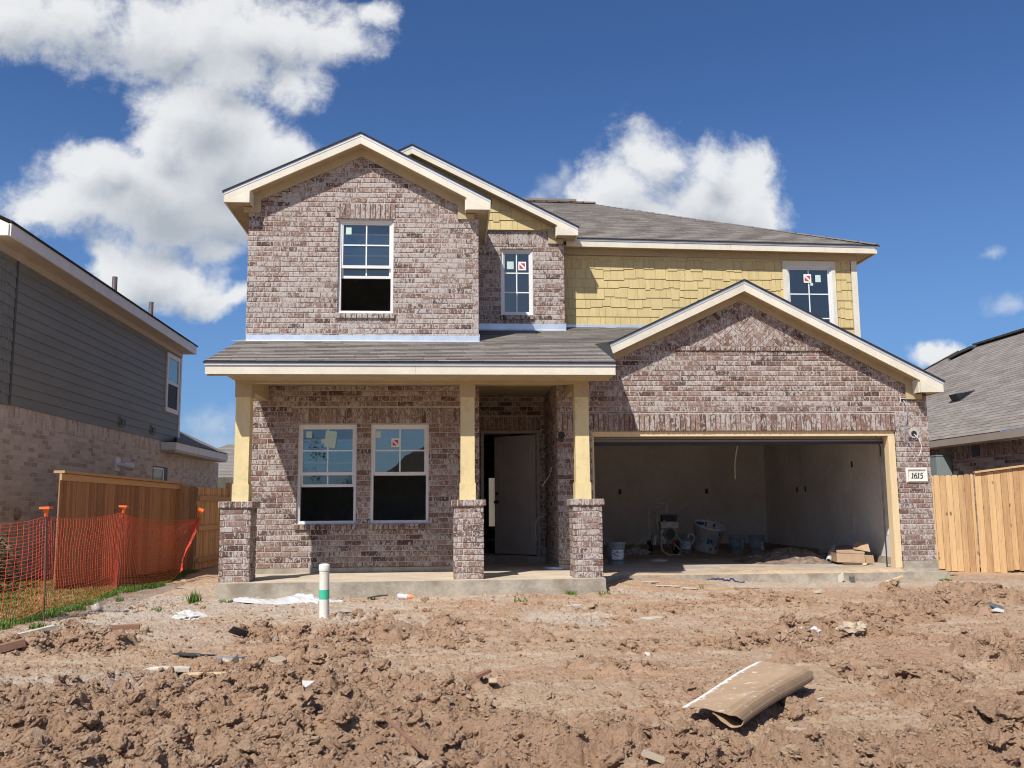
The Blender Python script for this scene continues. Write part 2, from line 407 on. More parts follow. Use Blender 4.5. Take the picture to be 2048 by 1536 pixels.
# --- yellow shake siding ----------------------------------------------------------------
def shakes(mb,Y,x0,x1,z0,z1,clip=None,holes=(),exp=.172):
    rows=int(math.ceil((z1-z0)/exp))
    for i in range(rows):
        zb=z0+i*exp; x=x0-R.uniform(0,.15)
        while x<x1:
            w=R.choice((.085,.11,.13,.15,.18,.21,.235)); a,b=max(x,x0)+.002,min(x+w,x1)-.002; x+=w
            if b-a<.012: continue
            lo=zb+R.choice((0,0,.0,-.022,.018,-.03)); hi=zb+exp+.03
            if clip:
                q=clip([(a,lo),(b,lo),(b,hi),(a,hi)])
                if not q or len(q)<3: continue
            segs=cut_holes([(a,b,max(lo,z0-.03),min(hi,z1))],holes) if not clip else None
            r=R.random()
            if clip:
                mb.prism(q,lambda u,z,n:(u,Y-.006-n-(zb+exp-z)*.075,z),.0,.009,r)
            else:
                for (u0,u1,c,d) in segs:
                    if u1-u0>.01 and d-c>.01:
                        mb.prism([(u0,c),(u1,c),(u1,d),(u0,d)],lambda u,z,n:(u,Y-.006-n-max(0,(zb+exp-z))*.075,z),.0,.009,r)
WT=(6.0,6.97,2.74,4.345)      # window with its trim
sk=M(); shakes(sk,Y3,2.012,7.26,3.14,4.40,None,[WT])
sk.face([(1.9,Y3,2.2),(6.06,Y3,2.2),(6.06,Y3,4.6),(1.9,Y3,4.6)]); sk.face([(6.91,Y3,2.2),(7.30,Y3,2.2),(7.30,Y3,4.6),(6.91,Y3,4.6)])
sk.face([(6.06,Y3,4.26),(6.91,Y3,4.26),(6.91,Y3,4.6),(6.06,Y3,4.6)]); sk.face([(6.06,Y3,2.2),(6.91,Y3,2.2),(6.91,Y3,2.79),(6.06,Y3,2.79)])
sk.build('shake_siding',SHAKE,house)
A2,A2Z=-.603,5.98; S2=(6.162-4.755)/(2.228+.603)
sk=M()
def c2(q):
    q=clip_poly(q,0,1,4.735); q=q and clip_poly(q,-S2,-1,-(A2Z+S2*A2)); return q and clip_poly(q,S2,-1,-(A2Z-S2*A2))
shakes(sk,Y2-.02,-3.2,2.1,4.735,6.0,c2); sk.face([(-3.2,Y2-.01,4.735),(2.012,Y2-.01,4.735),(A2,Y2-.01,A2Z)])
sk.build('gable_shake_siding',SHAKE,house)
# --- other walls of the shell ------------------------------------------------------------
sh=M(); YB=25.
side_mat=coursed_brick('side_brick_courses','Y',[(.12,.06,.05),(.24,.14,.11),(.36,.25,.21),(.5,.42,.38)],(.42,.38,.35))
sh.face([(XL,YW+.01,-1.3),(XL,YB,-1.3),(XL,YB,4.6),(XL,YW+.01,4.6)])
sh.build('side_wall',side_mat,house); sh=M(); sh.face([(XR,YW+.01,-1.3),(XR,YB,-1.3),(XR,YB,1.9),(XR,YW+.01,1.9)])
sh.build('side_wall',side_mat,house)
sh=M()
for q in ([(XL,1.12)],[(1.31,XR)]): a,b=q[0]; sh.face([(a,YB,-1.3),(b,YB,-1.3),(b,YB,4.6),(a,YB,4.6)])
sh.face([(1.12,YB,.78),(1.31,YB,.78),(1.31,YB,4.6),(1.12,YB,4.6)]); sh.face([(1.12,YB,-1.3),(1.31,YB,-1.3),(1.31,YB,-.5),(1.12,YB,-.5)])
sh.build('rear_wall',side_mat,house)
sh=M(); sh.face([(7.376,Y3,1.7),(7.376,YB,1.7),(7.376,YB,4.6),(7.376,Y3,4.6)]); sh.build('upper_side_wall',SHAKE,house)
# --- interior: rooms, hall and garage -----------------------------------------------------
def room(name,x0,x1,y0,y1,z0,z1,sides='lrbfc',mt=None,hole=None):
    m=M()
    if 'l' in sides: m.face([(x0,y0,z0),(x0,y1,z0),(x0,y1,z1),(x0,y0,z1)])
    if 'r' in sides: m.face([(x1,y0,z0),(x1,y1,z0),(x1,y1,z1),(x1,y0,z1)])
    if 'b' in sides: m.face([(x0,y1,z0),(x1,y1,z0),(x1,y1,z1),(x0,y1,z1)])
    if 'f' in sides: m.face([(x0,y0,z0),(x1,y0,z0),(x1,y1,z0),(x0,y1,z0)])
    if 'c' in sides: m.face([(x0,y0,z1),(x1,y0,z1),(x1,y1,z1),(x0,y1,z1)])
    return m.build(name,mt or DRY,house)
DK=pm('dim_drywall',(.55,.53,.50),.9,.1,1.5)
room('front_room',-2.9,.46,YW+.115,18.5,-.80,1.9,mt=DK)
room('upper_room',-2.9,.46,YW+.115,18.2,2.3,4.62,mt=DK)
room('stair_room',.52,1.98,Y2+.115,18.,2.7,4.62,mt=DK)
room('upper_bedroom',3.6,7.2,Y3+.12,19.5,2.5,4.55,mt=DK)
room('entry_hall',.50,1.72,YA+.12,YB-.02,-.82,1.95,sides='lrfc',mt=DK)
gar=room('garage_interior',1.80,7.30,YW+.12,21.,-.855,1.66,sides='lrbc')
m=M()                                            # concrete stem under the drywall
m.box(1.78,1.83,YW+.2,21.,FG,-.855); m.box(7.27,7.32,YW+.2,21.,FG,-.855); m.box(1.83,7.27,20.97,21.02,FG,-.855)
m.build('stem_wall',CONC,house)
m=M(); m.box(1.72,XR-.02,13.98,21.3,-1.4,FG); m.build('garage_floor',FLOOR,house)
m=M(); m.box(1.70,XR+.004,13.66,13.98,-1.45,-1.008); m.build('garage_apron',CONC,house)
m=M(); m.box(6.98,XR+.006,13.985,14.09,-1.007,BB-.002); m.build('brick_ledge',CONC,house); m=M(); m.box(XG1,2.2,13.985,14.09,-1.007,BB-.002); m.build('brick_ledge',CONC,house)
m=M(); m.box(-2.925,2.082,12.35,13.98,-1.5,F0); m.box(XG0,1.72,13.98,YA+.05,-1.4,F0-.002); m.build('porch_floor',PORCHF,house)
m=M(); m.box(-2.935,2.09,12.335,12.348,-1.5,F0-.006); m.box(-2.937,-2.926,12.348,14,-1.5,F0-.006); m.box(2.083,2.092,12.348,13.6,-1.5,F0-.006)
m.box(-2.945,2.1,12.322,12.334,-1.6,-1.078); m.build('slab_edge',CONC,house)
m=M(); m.box(XL-.002,XG0,13.984,14.1,-1.5,BB-.002); m.box(XG0,XG0+.02,14.1,YA,F0,BB); m.box(XG1-.02,XG1,14.1,YA,F0,BB); m.build('foundation_curb',CONC,house)
m=M(); m.box(.5,1.7,15.74,15.95,-1.,-.825); m.build('door_step',CONC,house)
def outlet(x,y,z,nx): 
    m=M(); 
    if nx: m.box(x-.004,x+.01,y-.03,y+.03,z-.055,z+.055)
    else: m.box(x-.03,x+.03,y-.01,y+.004,z-.055,z+.055)
    m.build('outlet_box',BLACK,house)
outlet(3.92,20.99,.33,0); outlet(5.92,20.99,.33,0)
for y,z in ((19.05,.32),(18.6,.32),(16.35,.72)): outlet(7.295,y,z,1)
for y,h,w in ((14.75,.30,.05),(15.15,.34,.06),(15.7,.30,.05),(16.4,.26,.05)):
    m=M(); m.prism([(y-w,-.50),(y+w,-.50),(y+w*.7,-.50+h),(y-w*.6,-.50+h)],lambda a,b,c:(7.298-c,a,b),0,.004); m.build('joint_compound',LABW,house)
# --- roofs ------------------------------------------------------------------------------------
def shingles(mb,O,u,s,smax,xl,xr,exp=.142,tab=.3,lift=.008,smin=0.):
    O,u,s=map(Vector,(O,u,s)); u.normalize(); s.normalize(); n=u.cross(s)
    if n.z<0: n=-n
    k=0; a=smin
    while a<smax-1e-6:
        b=min(a+exp,smax); lo,hi=xl(a),xr(a); lo2,hi2=xl(b),xr(b)
        x=lo-R.uniform(0,tab)
        dk=R.uniform(-.12,.12)
        while x<hi:
            w=tab*R.choice((1,1,1,.85,1.1)); p,q=max(x,lo),min(x+w-.004,hi); x+=w
            if q-p<.004: continue
            p2,q2=max(p,lo2) if p==lo else p, min(q,hi2) if q==hi else q
            if p==lo: p2=lo2
            if q==hi: q2=hi2
            if q2<p2: p2=q2=(p2+q2)/2
            d=lift+R.uniform(0,.003); r=min(1,max(0,R.random()*.8+.1+dk))
            P=lambda x_,s_,h: O+u*x_+s*s_+n*h
            mb.face([P(p,a,d),P(q,a,d),P(q2,b+.01,.002),P(p2,b+.01,.002)],r)
            mb.face([P(p,a,-.002),P(q,a,-.002),P(q,a,d),P(p,a,d)],r*.5,m=1)
        a+=exp; k+=1
    def edge(a): return xl(a),xr(a)
    l0,r0=edge(smin); l1,r1=edge(smax)
    P=lambda x_,s_,h: O+u*x_+s*s_+n*h
    mb.face([P(l0,smin,0),P(r0,smin,0),P(r1,smax,0),P(l1,smax,0)],.1,m=1)

def gable_end(name,xa,za,xl,zl,xr,zr,yf,yw,yb,fh=.185,cutL=None,retL=.36,retR=.36,frieze=.12,solid=True):
    """roof slabs, rake fascias, soffits, frieze boards and boxed returns of a front gable; za,zl,zr = top of shingles"""
    rf=M(); fa=M(); so=M(); fz=M(); dr=M(); ed=M()
    for (xe,ze,s_) in ((xl,zl,-1),(xr,zr,1)):
        sl=(za-ze)/abs(xe-xa); th=.028
        zt=lambda x,sl=sl: za-sl*abs(x-xa)
        e2=xe+s_*.022
        ed.prism([(xa,za),(e2,zt(e2)),(e2,zt(e2)-th),(xa,za-th)],lambda a,b,c:(a,c,b),yf-.018,yb,m=0)
        dr.prism([(xa,za-th),(xe+s_*.006,zt(xe)-th),(xe+s_*.006,zt(xe)-th-.042),(xa,za-th-.042)],lambda a,b,c:(a,c,b),yf-.006,yf+.004)
        # fascia board on the rake
        x_e=xe; top=th+.001
        fa.prism([(xa,za-top),(x_e,zt(x_e)-top),(x_e,zt(x_e)-fh),(xa,za-fh)],lambda a,b,c:(a,c,b),yf,yf+.03,r=.5+.25*s_)
        # raking soffit
        so.prism([(xa,za-fh+.02),(x_e-s_*.0,zt(x_e)-fh+.02),(x_e,zt(x_e)-fh+.035),(xa,za-fh+.035)],lambda a,b,c:(a,c,b),yf+.03,yw+.02)
        # frieze board on the wall
        xi=xe-s_*(retL if s_<0 else retR)
        fz.prism([(xa,za-fh+.02),(xi,zt(xi)-fh+.02),(xi,zt(xi)-fh-frieze),(xa,za-fh-frieze)],lambda a,b,c:(a,c,b),yw-.03,yw-.004)
        ret=retL if s_<0 else retR
        if ret:
            zb=zt(xe)-fh
            fa.prism([(xe,zb+.001),(xi,zb+.001),(xi,zt(xi)-fh-.0),],lambda a,b,c:(a,c,b),yf-.002,yf+.028,r=.5)
            fa.box(min(xi,xi-s_*.02),max(xi,xi-s_*.02),yf+.03,yw,zb+.0,zt(xi)-fh+.02,.5)
            fz.box(min(xi,xi-s_*.13),max(xi,xi-s_*.13),yw-.034,yw-.003,zb-.085,zt(xi-s_*.13)-fh,.5)
            fz.box(min(xi,xi+s_*.13),max(xi,xi+s_*.13),yw-.03,yw-.003,zb-.085,zb+.0,.5)
            so.box(min(xe,xi),max(xe,xi),yf+.03,yb,zb+.012,zb+.024)
            fa.box(min(xe,xe-s_*.025),max(xe,xe-s_*.025),yf+.031,yb,zb,zt(xe)-top,.45)
    ro=ed.build(name,SHEDGE,house)
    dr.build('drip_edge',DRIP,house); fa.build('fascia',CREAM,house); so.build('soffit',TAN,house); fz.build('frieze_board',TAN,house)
gable_end('gable_roof',-1.325,5.734,-3.358,4.772,.661,4.712,13.75,YW,18.,retL=.38,retR=.37)
gable_end('gable_roof',A2,6.162,-3.37,4.765,2.228,4.755,15.25,Y2,19.,fh=.165,retL=0,retR=.36,frieze=.10)
# garage gable: its left slope dies on the porch roof
gable_end('gable_roof',GA,3.476,2.40,3.476-.4755*(GA-2.40),7.665,1.903,13.75,YW,Y3,fh=.19,retL=0,retR=.365,frieze=.10)
# porch shed roof
PS=.3128; PN=math.hypot(1,PS)
def pxl(s): return -3.10 if s/PN<2.0 else XG0
def pxr(s):
    y=12.+s/PN
    return 2.228 if y<13.78 else min(2.33+(y-13.78)*.73,4.2)
sh=M(); shingles(sh,(0,11.985,1.888),(1,0,0),(0,1,PS),(13.99-11.985)*PN,pxl,pxr)
shingles(sh,(0,11.985,1.888),(1,0,0),(0,1,PS),(15.92-11.985)*PN,lambda s:XG0-.02,pxr,smin=(13.99-11.985)*PN)
sh.build('porch_roof',[SHING,SHEDGE],house)
m=M(); m.box(-3.115,2.235,11.972,12.02,1.868,1.886); m.beam((-3.10,11.98,1.872),(-3.10,14.,1.872+.632),.03,.02); m.beam((2.225,11.98,1.872),(2.225,13.7,1.872+.538),.03,.02); m.build('shingle_edge',SHEDGE,house)
m=M(); m.box(-3.10,2.222,11.985,11.998,1.835,1.867); m.build('drip_edge',DRIP,house)
m=M(); m.box(-3.092,-.41,12.0,12.025,1.722,1.866,.35); m.box(-.408,2.218,12.0,12.025,1.722,1.866,.6)
m.prism([(12.025,1.722),(14.,1.722+.62),(14.,1.866+.62),(12.025,1.866)],lambda a,b,c:(c,a,b),-3.094,-3.07)
m.prism([(12.025,1.722),(13.98,1.722+.615),(13.98,1.866+.615),(12.025,1.866)],lambda a,b,c:(c,a,b),2.195,2.218)
m.build('fascia',CREAM,house)
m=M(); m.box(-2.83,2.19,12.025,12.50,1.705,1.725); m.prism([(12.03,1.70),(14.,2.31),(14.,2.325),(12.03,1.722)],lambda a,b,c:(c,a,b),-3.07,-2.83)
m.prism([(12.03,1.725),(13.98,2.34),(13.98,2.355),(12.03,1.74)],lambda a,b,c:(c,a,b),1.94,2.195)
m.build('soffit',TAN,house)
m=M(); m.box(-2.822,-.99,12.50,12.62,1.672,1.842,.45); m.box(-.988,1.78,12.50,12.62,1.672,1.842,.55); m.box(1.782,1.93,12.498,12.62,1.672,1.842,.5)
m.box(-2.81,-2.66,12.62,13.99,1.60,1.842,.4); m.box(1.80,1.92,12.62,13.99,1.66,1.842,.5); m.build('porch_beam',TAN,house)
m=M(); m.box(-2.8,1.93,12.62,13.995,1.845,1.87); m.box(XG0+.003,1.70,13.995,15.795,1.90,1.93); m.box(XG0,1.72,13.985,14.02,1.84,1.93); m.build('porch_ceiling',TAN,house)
# main hipped roof
sh=M(); MS=.47; MN=math.hypot(1,MS)
O=Vector((0,15.65,4.62)); uu=Vector((1,-.0,-.0125)); O=Vector((0,15.645,4.59+.0125*7.69))
shingles(sh,O,uu,(0,1,MS),4.85*MN,lambda s:1.0 if s>1.2 else 1.9,lambda s:7.69-4.39/4.85*s/MN,exp=.14)
hip=[(7.69,15.65,4.595),(3.3,20.5,6.87),(3.3,22,6.87),(7.69,26.5,4.59)]
sh.face(hip,.5); sh.face([(-3.35,15.65,4.66),(1.02,15.65,4.67),(1.02,20.5,6.93),(1.0,20.5,6.93),(1.,20.5,6.93)],.5)
sh.face([(-3.35,15.65,4.6),(1.,20.5,6.93),(-3.35,25.4,4.6)],.5); sh.face([(-3.35,26.2,4.6),(7.69,26.5,4.59),(3.3,22,6.87),(1.,21,6.93)],.5)
sh.build('main_roof',[SHING,SHEDGE],house)
m=M()
for i in range(22):       # ridge and hip caps
    a=Vector((7.69,15.65,4.60)).lerp(Vector((3.3,20.5,6.89)),i/22); b=Vector((7.69,15.65,4.60)).lerp(Vector((3.3,20.5,6.89)),(i+1.1)/22)
    m.beam(a,b,.2,.02,r=R.random())
for i in range(9): m.beam((3.4-.28*i,20.5,6.92+.004*i),(3.4-.28*i-.31,20.5,6.925+.004*i),.24,.03,r=R.random())
m.beam((2.95,20.5,6.965),(1.6,20.5,6.975),.26,.05,r=.2); m.build('ridge_cap',SHING,house)
def eave(p): return 4.595+(7.69-p)*.0125
m=M()
for a,b,r in ((2.075,5.0,.4),(5.003,7.668,.6)):
    m.prism([(a,eave(a)-.15),(b,eave(b)-.15),(b,eave(b)-.045),(a,eave(a)-.045)],lambda p,q,c:(p,c,q),15.65,15.675,r)
m.box(7.645,7.67,15.676,26.,eave(7.69)-.15,eave(7.69)-.045); m.build('fascia',CREAM,house)
m=M(); m.prism([(2.07,eave(2.07)-.045),(7.675,eave(7.675)-.045),(7.675,eave(7.675)-.014),(2.07,eave(2.07)-.014)],lambda p,q,c:(p,c,q),15.638,15.65); m.build('drip_edge',DRIP,house)
m=M(); m.prism([(2.0,eave(2)-.016),(7.70,eave(7.7)-.016),(7.70,eave(7.7)+.006),(2.0,eave(2)+.006)],lambda p,q,c:(p,c,q),15.622,15.66); m.build('shingle_edge',SHEDGE,house)
m=M(); m.prism([(2.03,eave(2.03)-.13),(7.645,eave(7.64)-.13),(7.645,eave(7.64)-.115),(2.03,eave(2.03)-.115)],lambda p,q,c:(p,c,q),15.676,15.93)
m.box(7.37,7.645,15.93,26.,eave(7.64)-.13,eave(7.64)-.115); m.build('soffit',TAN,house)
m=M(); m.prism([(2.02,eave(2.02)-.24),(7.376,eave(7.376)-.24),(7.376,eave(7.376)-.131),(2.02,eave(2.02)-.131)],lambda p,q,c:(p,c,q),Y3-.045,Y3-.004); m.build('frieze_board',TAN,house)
m=M(); m.box(7.27,7.376,Y3-.04,Y3+.06,2.2,eave(7.3)-.242); m.build('corner_board',CREAM,house)
# flashing
m=M(); m.box(XL+.012,.30,YW-.012,YW-.001,2.522,2.606); m.box(.303,XG0,YW-.014,YW-.001,2.522,2.604)
m.face([(XL-.2,YW-.13,2.488),(XG0+.01,YW-.13,2.488),(XG0+.01,YW-.012,2.526),(XL-.02,YW-.012,2.526)])
m.face([(XL-.20,YW-.05,2.50),(XL-.02,YW-.012,2.53),(XL-.02,YW-.1,2.50)])
m.box(XG0-.02,2.012,Y2-.012,Y2-.001,3.0,3.098); m.face([(XG0,Y2-.12,2.955),(2.02,Y2-.12,2.955),(2.02,Y2-.012,3.0),(XG0,Y2-.012,3.0)])
m.box(2.012,2.03,Y2-.01,Y2+.2,2.98,3.11); m.box(XG0,XG0+.014,YW,YW+.3,2.5,2.63)
m.box(2.03,4.3,Y3-.03,Y3-.02,3.115,3.165); m.build('flashing',METAL,house)
# --- porch piers and posts ------------------------------------------------------------------
for (x0,x1,px) in ((-2.947,-2.553,-2.72),(.088,.489,.278),(1.683,2.078,1.842)):
    b=M(); mo=M(); y0,y1=12.45,12.85; z0=F0+.003; zt=z0+12*CH
    for fr,u0,u1 in ((front(y0),x0,x1),(side(x0,-1),y0+.0,y1),(side(x1,1),y0+.0,y1)):
        lay_bricks(b,fr,u0,u1,z0,zt,pale=.0,depth=.05,phase=R.random()*.5,L=.262)
    lay_bricks(b,lambda u,z,n:(u,y1+n,z),x0,x1,z0,zt,depth=.05)
    cx,cy=(x0+x1)/2,(y0+y1)/2; w=(x1-x0)/2+.028; d=(y1-y0)/2+.028
    for fr,u0,u1 in ((front(cy-d),cx-w,cx+w),(side(cx-w,-1),cy-d,cy+d),(side(cx+w,1),cy-d,cy+d)):
        lay_soldier(b,fr,u0,u1,zt+.002,zt+.088,pale=.02,depth=.06)
    mo.box(x0+.009,x1-.009,y0+.009,y1-.009,F0,zt); mo.box(cx-w+.008,cx+w-.008,cy-d+.008,cy+d-.008,zt,zt+.082)
    pier=b.build('brick_pier',BRICK,house); mo.build('mortar',MORTAR,pier)
    p=M(); zt2=zt+.083
    p.box(px-.095,px+.095,cy-.095,cy+.095,zt2+.225,1.49)
    post=p.build('porch_post',POSTY,house)
    p=M(); p.box(px-.108,px+.108,cy-.108,cy+.108,zt2,zt2+.225); p.build('post_base',POSTY,post)
    p=M(); p.box(px-.107,px+.107,cy-.107,cy+.107,1.49,1.672); p.build('post_cap',TAN,post)
# --- garage door opening --------------------------------------------------------------------
m=M(); m.box(6.865,6.972,YW+.025,YW+.17,FG+.01,1.06); m.box(2.203,2.235,YW+.025,YW+.17,FG+.01,1.06); m.box(2.203,6.972,YW+.025,YW+.17,1.062,1.134); gj=m.build('garage_door_frame',STUD,house)
m=M(); m.box(2.24,6.86,YW+.20,YW+.23,.985,1.05); m.box(2.24,6.86,YW+.24,YW+2.9,1.10,1.14); m.beam((2.24,YW+.215,1.02),(6.86,YW+.215,1.02),.03,.012)
m.build('garage_door',pm('grey_door_panel',(.26,.24,.22),.5,.05,4.),house)
m=M(); m.box(2.24,6.86,YW+.19,YW+.235,.945,.985); m.build('door_seal',BLACK,house)
m=M(); m.tube([(6.84,YW+.26,FG),(6.84,YW+.26,.9),(6.84,YW+.4,1.1),(6.84,YW+2.9,1.2)],.011,6); m.build('door_track',DARKSTEEL,house)
# --- entry door ---------------------------------------------------------------------------------
m=M(); x0,x1,z0,z1=DO; m.box(x0,x0+.05,YA-.03,YA+.12,z0,z1); m.box(x1-.05,x1,YA-.03,YA+.12,z0,z1); m.box(x0+.05,x1-.05,YA-.03,YA+.12,z1-.05,z1); m.build('door_frame',FRAMEP,house)
hx,hy=x1-.055,YA+.06; an=math.radians(41); dx,dy=-math.cos(an),math.sin(an); W_=.885
m=M()
def dl(u,z,n): return (hx+dx*u+dy*n*1., hy+dy*u-dx*n*-1.*-1., z)
nrm=Vector((-dy,dx,0)); nrm=nrm if nrm.y<0 else -nrm
def dl(u,z,n): q=Vector((hx+dx*u,hy+dy*u,z))+nrm*n; return tuple(q)
m.prism([(0,-.80),(W_,-.80),(W_,1.235),(0,1.235)],dl,-.022,.022); door=m.build('entry_door',DOORP,house)
for (a,b) in ((-.66,.10),(.22,1.10)):
    m=M()
    for q in ([(.13,a),(W_-.13,a),(W_-.13,a+.02),(.13,a+.02)],[(.13,b-.02),(W_-.13,b-.02),(W_-.13,b),(.13,b)],[(.13,a),(.15,a),(.15,b),(.13,b)],[(W_-.15,a),(W_-.13,a),(W_-.13,b),(W_-.15,b)]): m.prism(q,dl,.022,.034)
    m.build('door_panel',DOORP,door)
m=M(); q=Vector(dl(W_-.06,.09,.022)); m.lathe([(.03,0),(.03,.012),(.012,.015),(.012,.04),(.028,.05),(.028,.07),(.01,.08)],q,12,nrm); m.build('door_knob',DARKSTEEL,door)
m=M(); q=Vector(dl(W_-.06,.24,.022)); m.lathe([(.028,0),(.028,.02),(.02,.026)],q,12,nrm); m.build('deadbolt',DARKSTEEL,door)
for z in (-.6,.2,1.0): m=M(); m.tube([(hx+.012,hy-.03,z-.05),(hx+.012,hy-.03,z+.05)],.01,6); m.build('door_hinge',DARKSTEEL,door)
# --- windows -------------------------------------------------------------------------------------
def sticker(par,x,z,w,h,y,mt,name='window_label',tilt=0.):
    m=M(); c,s=math.cos(tilt),math.sin(tilt)
    m.prism([(x+a*w/2*c-b*h/2*s,z+a*w/2*s+b*h/2*c) for a,b in ((-1,-1),(1,-1),(1,1),(-1,1))],lambda a,b,q:(a,q,b),y,y+.001)
    return m.build(name,mt,par)
def flag(par,x,z,s,y):
    o=sticker(par,x,z,s,s*1.12,y,LABW)
    m=M(); e=s*.36; m.prism([(x-e,z-e),(x+e,z-e),(x+e,z+e),(x-e,z+e)],lambda a,b,q:(a,q,b),y-.002,y-.001); m.build('label_red_square',LABR,par)
    m=M(); m.prism([(x-e,z+e),(x-e,z+e*.55),(x+e*.6,z-e),(x+e,z-e),(x+e,z-e*.55),(x-e*.6,z+e)],lambda a,b,q:(a,q,b),y-.004,y-.003); m.build('label_white_band',LABW,par)
def window(hole,Y,raise_=None,grid=(2,2),hung=True):
    x0,x1,z0,z1=hole; y=Y+.045; fw=.042
    fr=M()
    for q in ((x0,x0+fw,z0,z1),(x1-fw,x1,z0,z1),(x0+fw,x1-fw,z1-fw,z1),(x0+fw,x1-fw,z0,z0+fw)): fr.box(q[0],q[1],y,y+.10,q[2],q[3])
    for q in ((x0,x0+.016,z0,z1),(x1-.016,x1,z0,z1),(x0+.016,x1-.016,z1-.016,z1),(x0+.016,x1-.016,z0,z0+.016)): fr.box(q[0],q[1],y-.014,y,q[2],q[3])
    win=fr.build('window',VINYL,house)
    def sash(name,a0,a1,b0,b1,ys,rails,nx,nz):
        m=M(); m.box(a0,a0+.026,ys,ys+.03,b0,b1); m.box(a1-.026,a1,ys,ys+.03,b0,b1); m.box(a0+.026,a1-.026,ys,ys+.03,b0,b0+rails[0]); m.box(a0+.026,a1-.026,ys,ys+.03,b1-rails[1],b1)
        m.build(name,VINYL,win)
        g0,g1,h0,h1=a0+.026,a1-.026,b0+rails[0],b1-rails[1]
        m=M(); m.face([(g0,ys+.012,h0),(g1,ys+.012,h0),(g1,ys+.012,h1),(g0,ys+.012,h1)]); m.build('pane',GLASS,win)
        m=M(); mw=.010
        for i in range(1,nx): xx=g0+(g1-g0)*i/nx; m.box(xx-mw,xx+mw,ys+.005,ys+.011,h0,h1)
        for i in range(1,nz):
            zz=h0+(h1-h0)*i/nz
            for k in range(nx):
                m.box(g0+(g1-g0)*k/nx+(mw if k else 0),g0+(g1-g0)*(k+1)/nx-(mw if k<nx-1 else 0),ys+.005,ys+.011,zz-mw,zz+mw)
        m.build('grille',GRILLE,win)
    a0,a1=x0+fw,x1-fw
    if hung:
        zm=(z0+z1)/2
        sash('upper_sash',a0,a1,zm-.02,z1-fw,y+.012,(.046,.024),*grid)
        sash('lower_sash',a0+.004,a1-.004,z0+fw+raise_,zm+.02+raise_,y+.052,(.040,.030),*grid)
    else: sash('fixed_sash',a0,a1,z0+fw,z1-fw,y+.02,(.022,.022),*grid)
    return win
w1=window(W1,YW,.50); w2=window(W2,YW,.665); w3=window(W3,YW,.52); w4=window(W4,Y2,grid=(2,3),hung=False)
yy=YW+.045+.012
sticker(w1,-2.06,1.10,.085,.10,yy,STICK); sticker(w1,-1.74,1.03,.17,.25,yy-.003,STICK,tilt=-.12); sticker(w1,-1.845,1.0,.06,.07,yy,STICK)
sticker(w2,-1.03,1.10,.075,.10,yy,STICK); flag(w2,-.775,.975,.118,yy)
sticker(w3,-1.52,4.255,.085,.11,yy,STICK)
sticker(w4,1.085,4.135,.115,.135,Y2+.06,STICK); flag(w4,1.29,4.125,.135,Y2+.058)
W5=(6.065,6.905,2.80,4.257)
w5=window(W5,Y3-.075,grid=(2,3),hung=False)
flag(w5,6.46,4.035,.14,Y3-.017); sticker(w5,6.655,4.035,.10,.13,Y3-.016,STICK); sticker(w5,6.535,3.93,.05,.05,Y3-.015,STICK)
m=M(); y0,y1=Y3-.05,Y3-.006
m.box(6.0,6.065,y0,y1,2.74,4.345); m.box(6.905,6.97,y0,y1,2.74,4.345); m.box(6.065,6.905,y0,y1,4.257,4.345); m.box(6.065,6.905,y0,y1,2.74,2.80); m.build('window_trim',CREAM,house)
# small wall openings on the garage pier
m=M(); m.box(7.085,7.185,YW-.004,YW+.02,1.58,1.65); m.build('junction_box',VINYL,house)
m=M(); m.box(7.095,7.175,YW-.007,YW-.0045,1.59,1.64); m.build('junction_box_opening',BLACK,house)
m=M(); m.lathe([(.085,0),(.08,.006)],(7.275,YW-.003,1.10),18,(0,-1,0)); m.build('mortar_patch',MORTAR,house)
m=M(); m.lathe([(.045,0),(.045,.003)],(7.27,YW-.010,1.09),18,(0,-1,0)); m.build('light_fixture_hole',BLACK,house)
m=M(); m.lathe([(.055,0),(.05,.008)],(1.735,YW-.003,1.08),16,(0,-1,0)); m.build('light_fixture_hole',BLACK,house)
# ------------------------------------------------------------------ numpy terrain
def h2(ix,iy,seed):
    a=(ix.astype(np.int64)*374761393+iy.astype(np.int64)*668265263+seed*1442695041)&0xFFFFFFFF
    a=((a^(a>>13))*1274126177)&0xFFFFFFFF; a=((a^(a>>16))*2246822519)&0xFFFFFFFF
    return ((a^(a>>15))&0xFFFFFF).astype(np.float64)/0xFFFFFF
def vn(x,y,seed):
    ix,iy=np.floor(x),np.floor(y); fx,fy=x-ix,y-iy
    fx=fx*fx*fx*(fx*(fx*6-15)+10); fy=fy*fy*fy*(fy*(fy*6-15)+10)
    a,b,c,d=h2(ix,iy,seed),h2(ix+1,iy,seed),h2(ix,iy+1,seed),h2(ix+1,iy+1,seed)
    return (a+(b-a)*fx)+((c+(d-c)*fx)-(a+(b-a)*fx))*fy
def fbm(x,y,seed,o=4,g=.5,l=2.03):
    s=0.;a=1.;t=0.
    for i in range(o): s=s+a*vn(x*l**i+i*17.3,y*l**i-i*9.1,seed+i); t+=a; a*=g
    return s/t
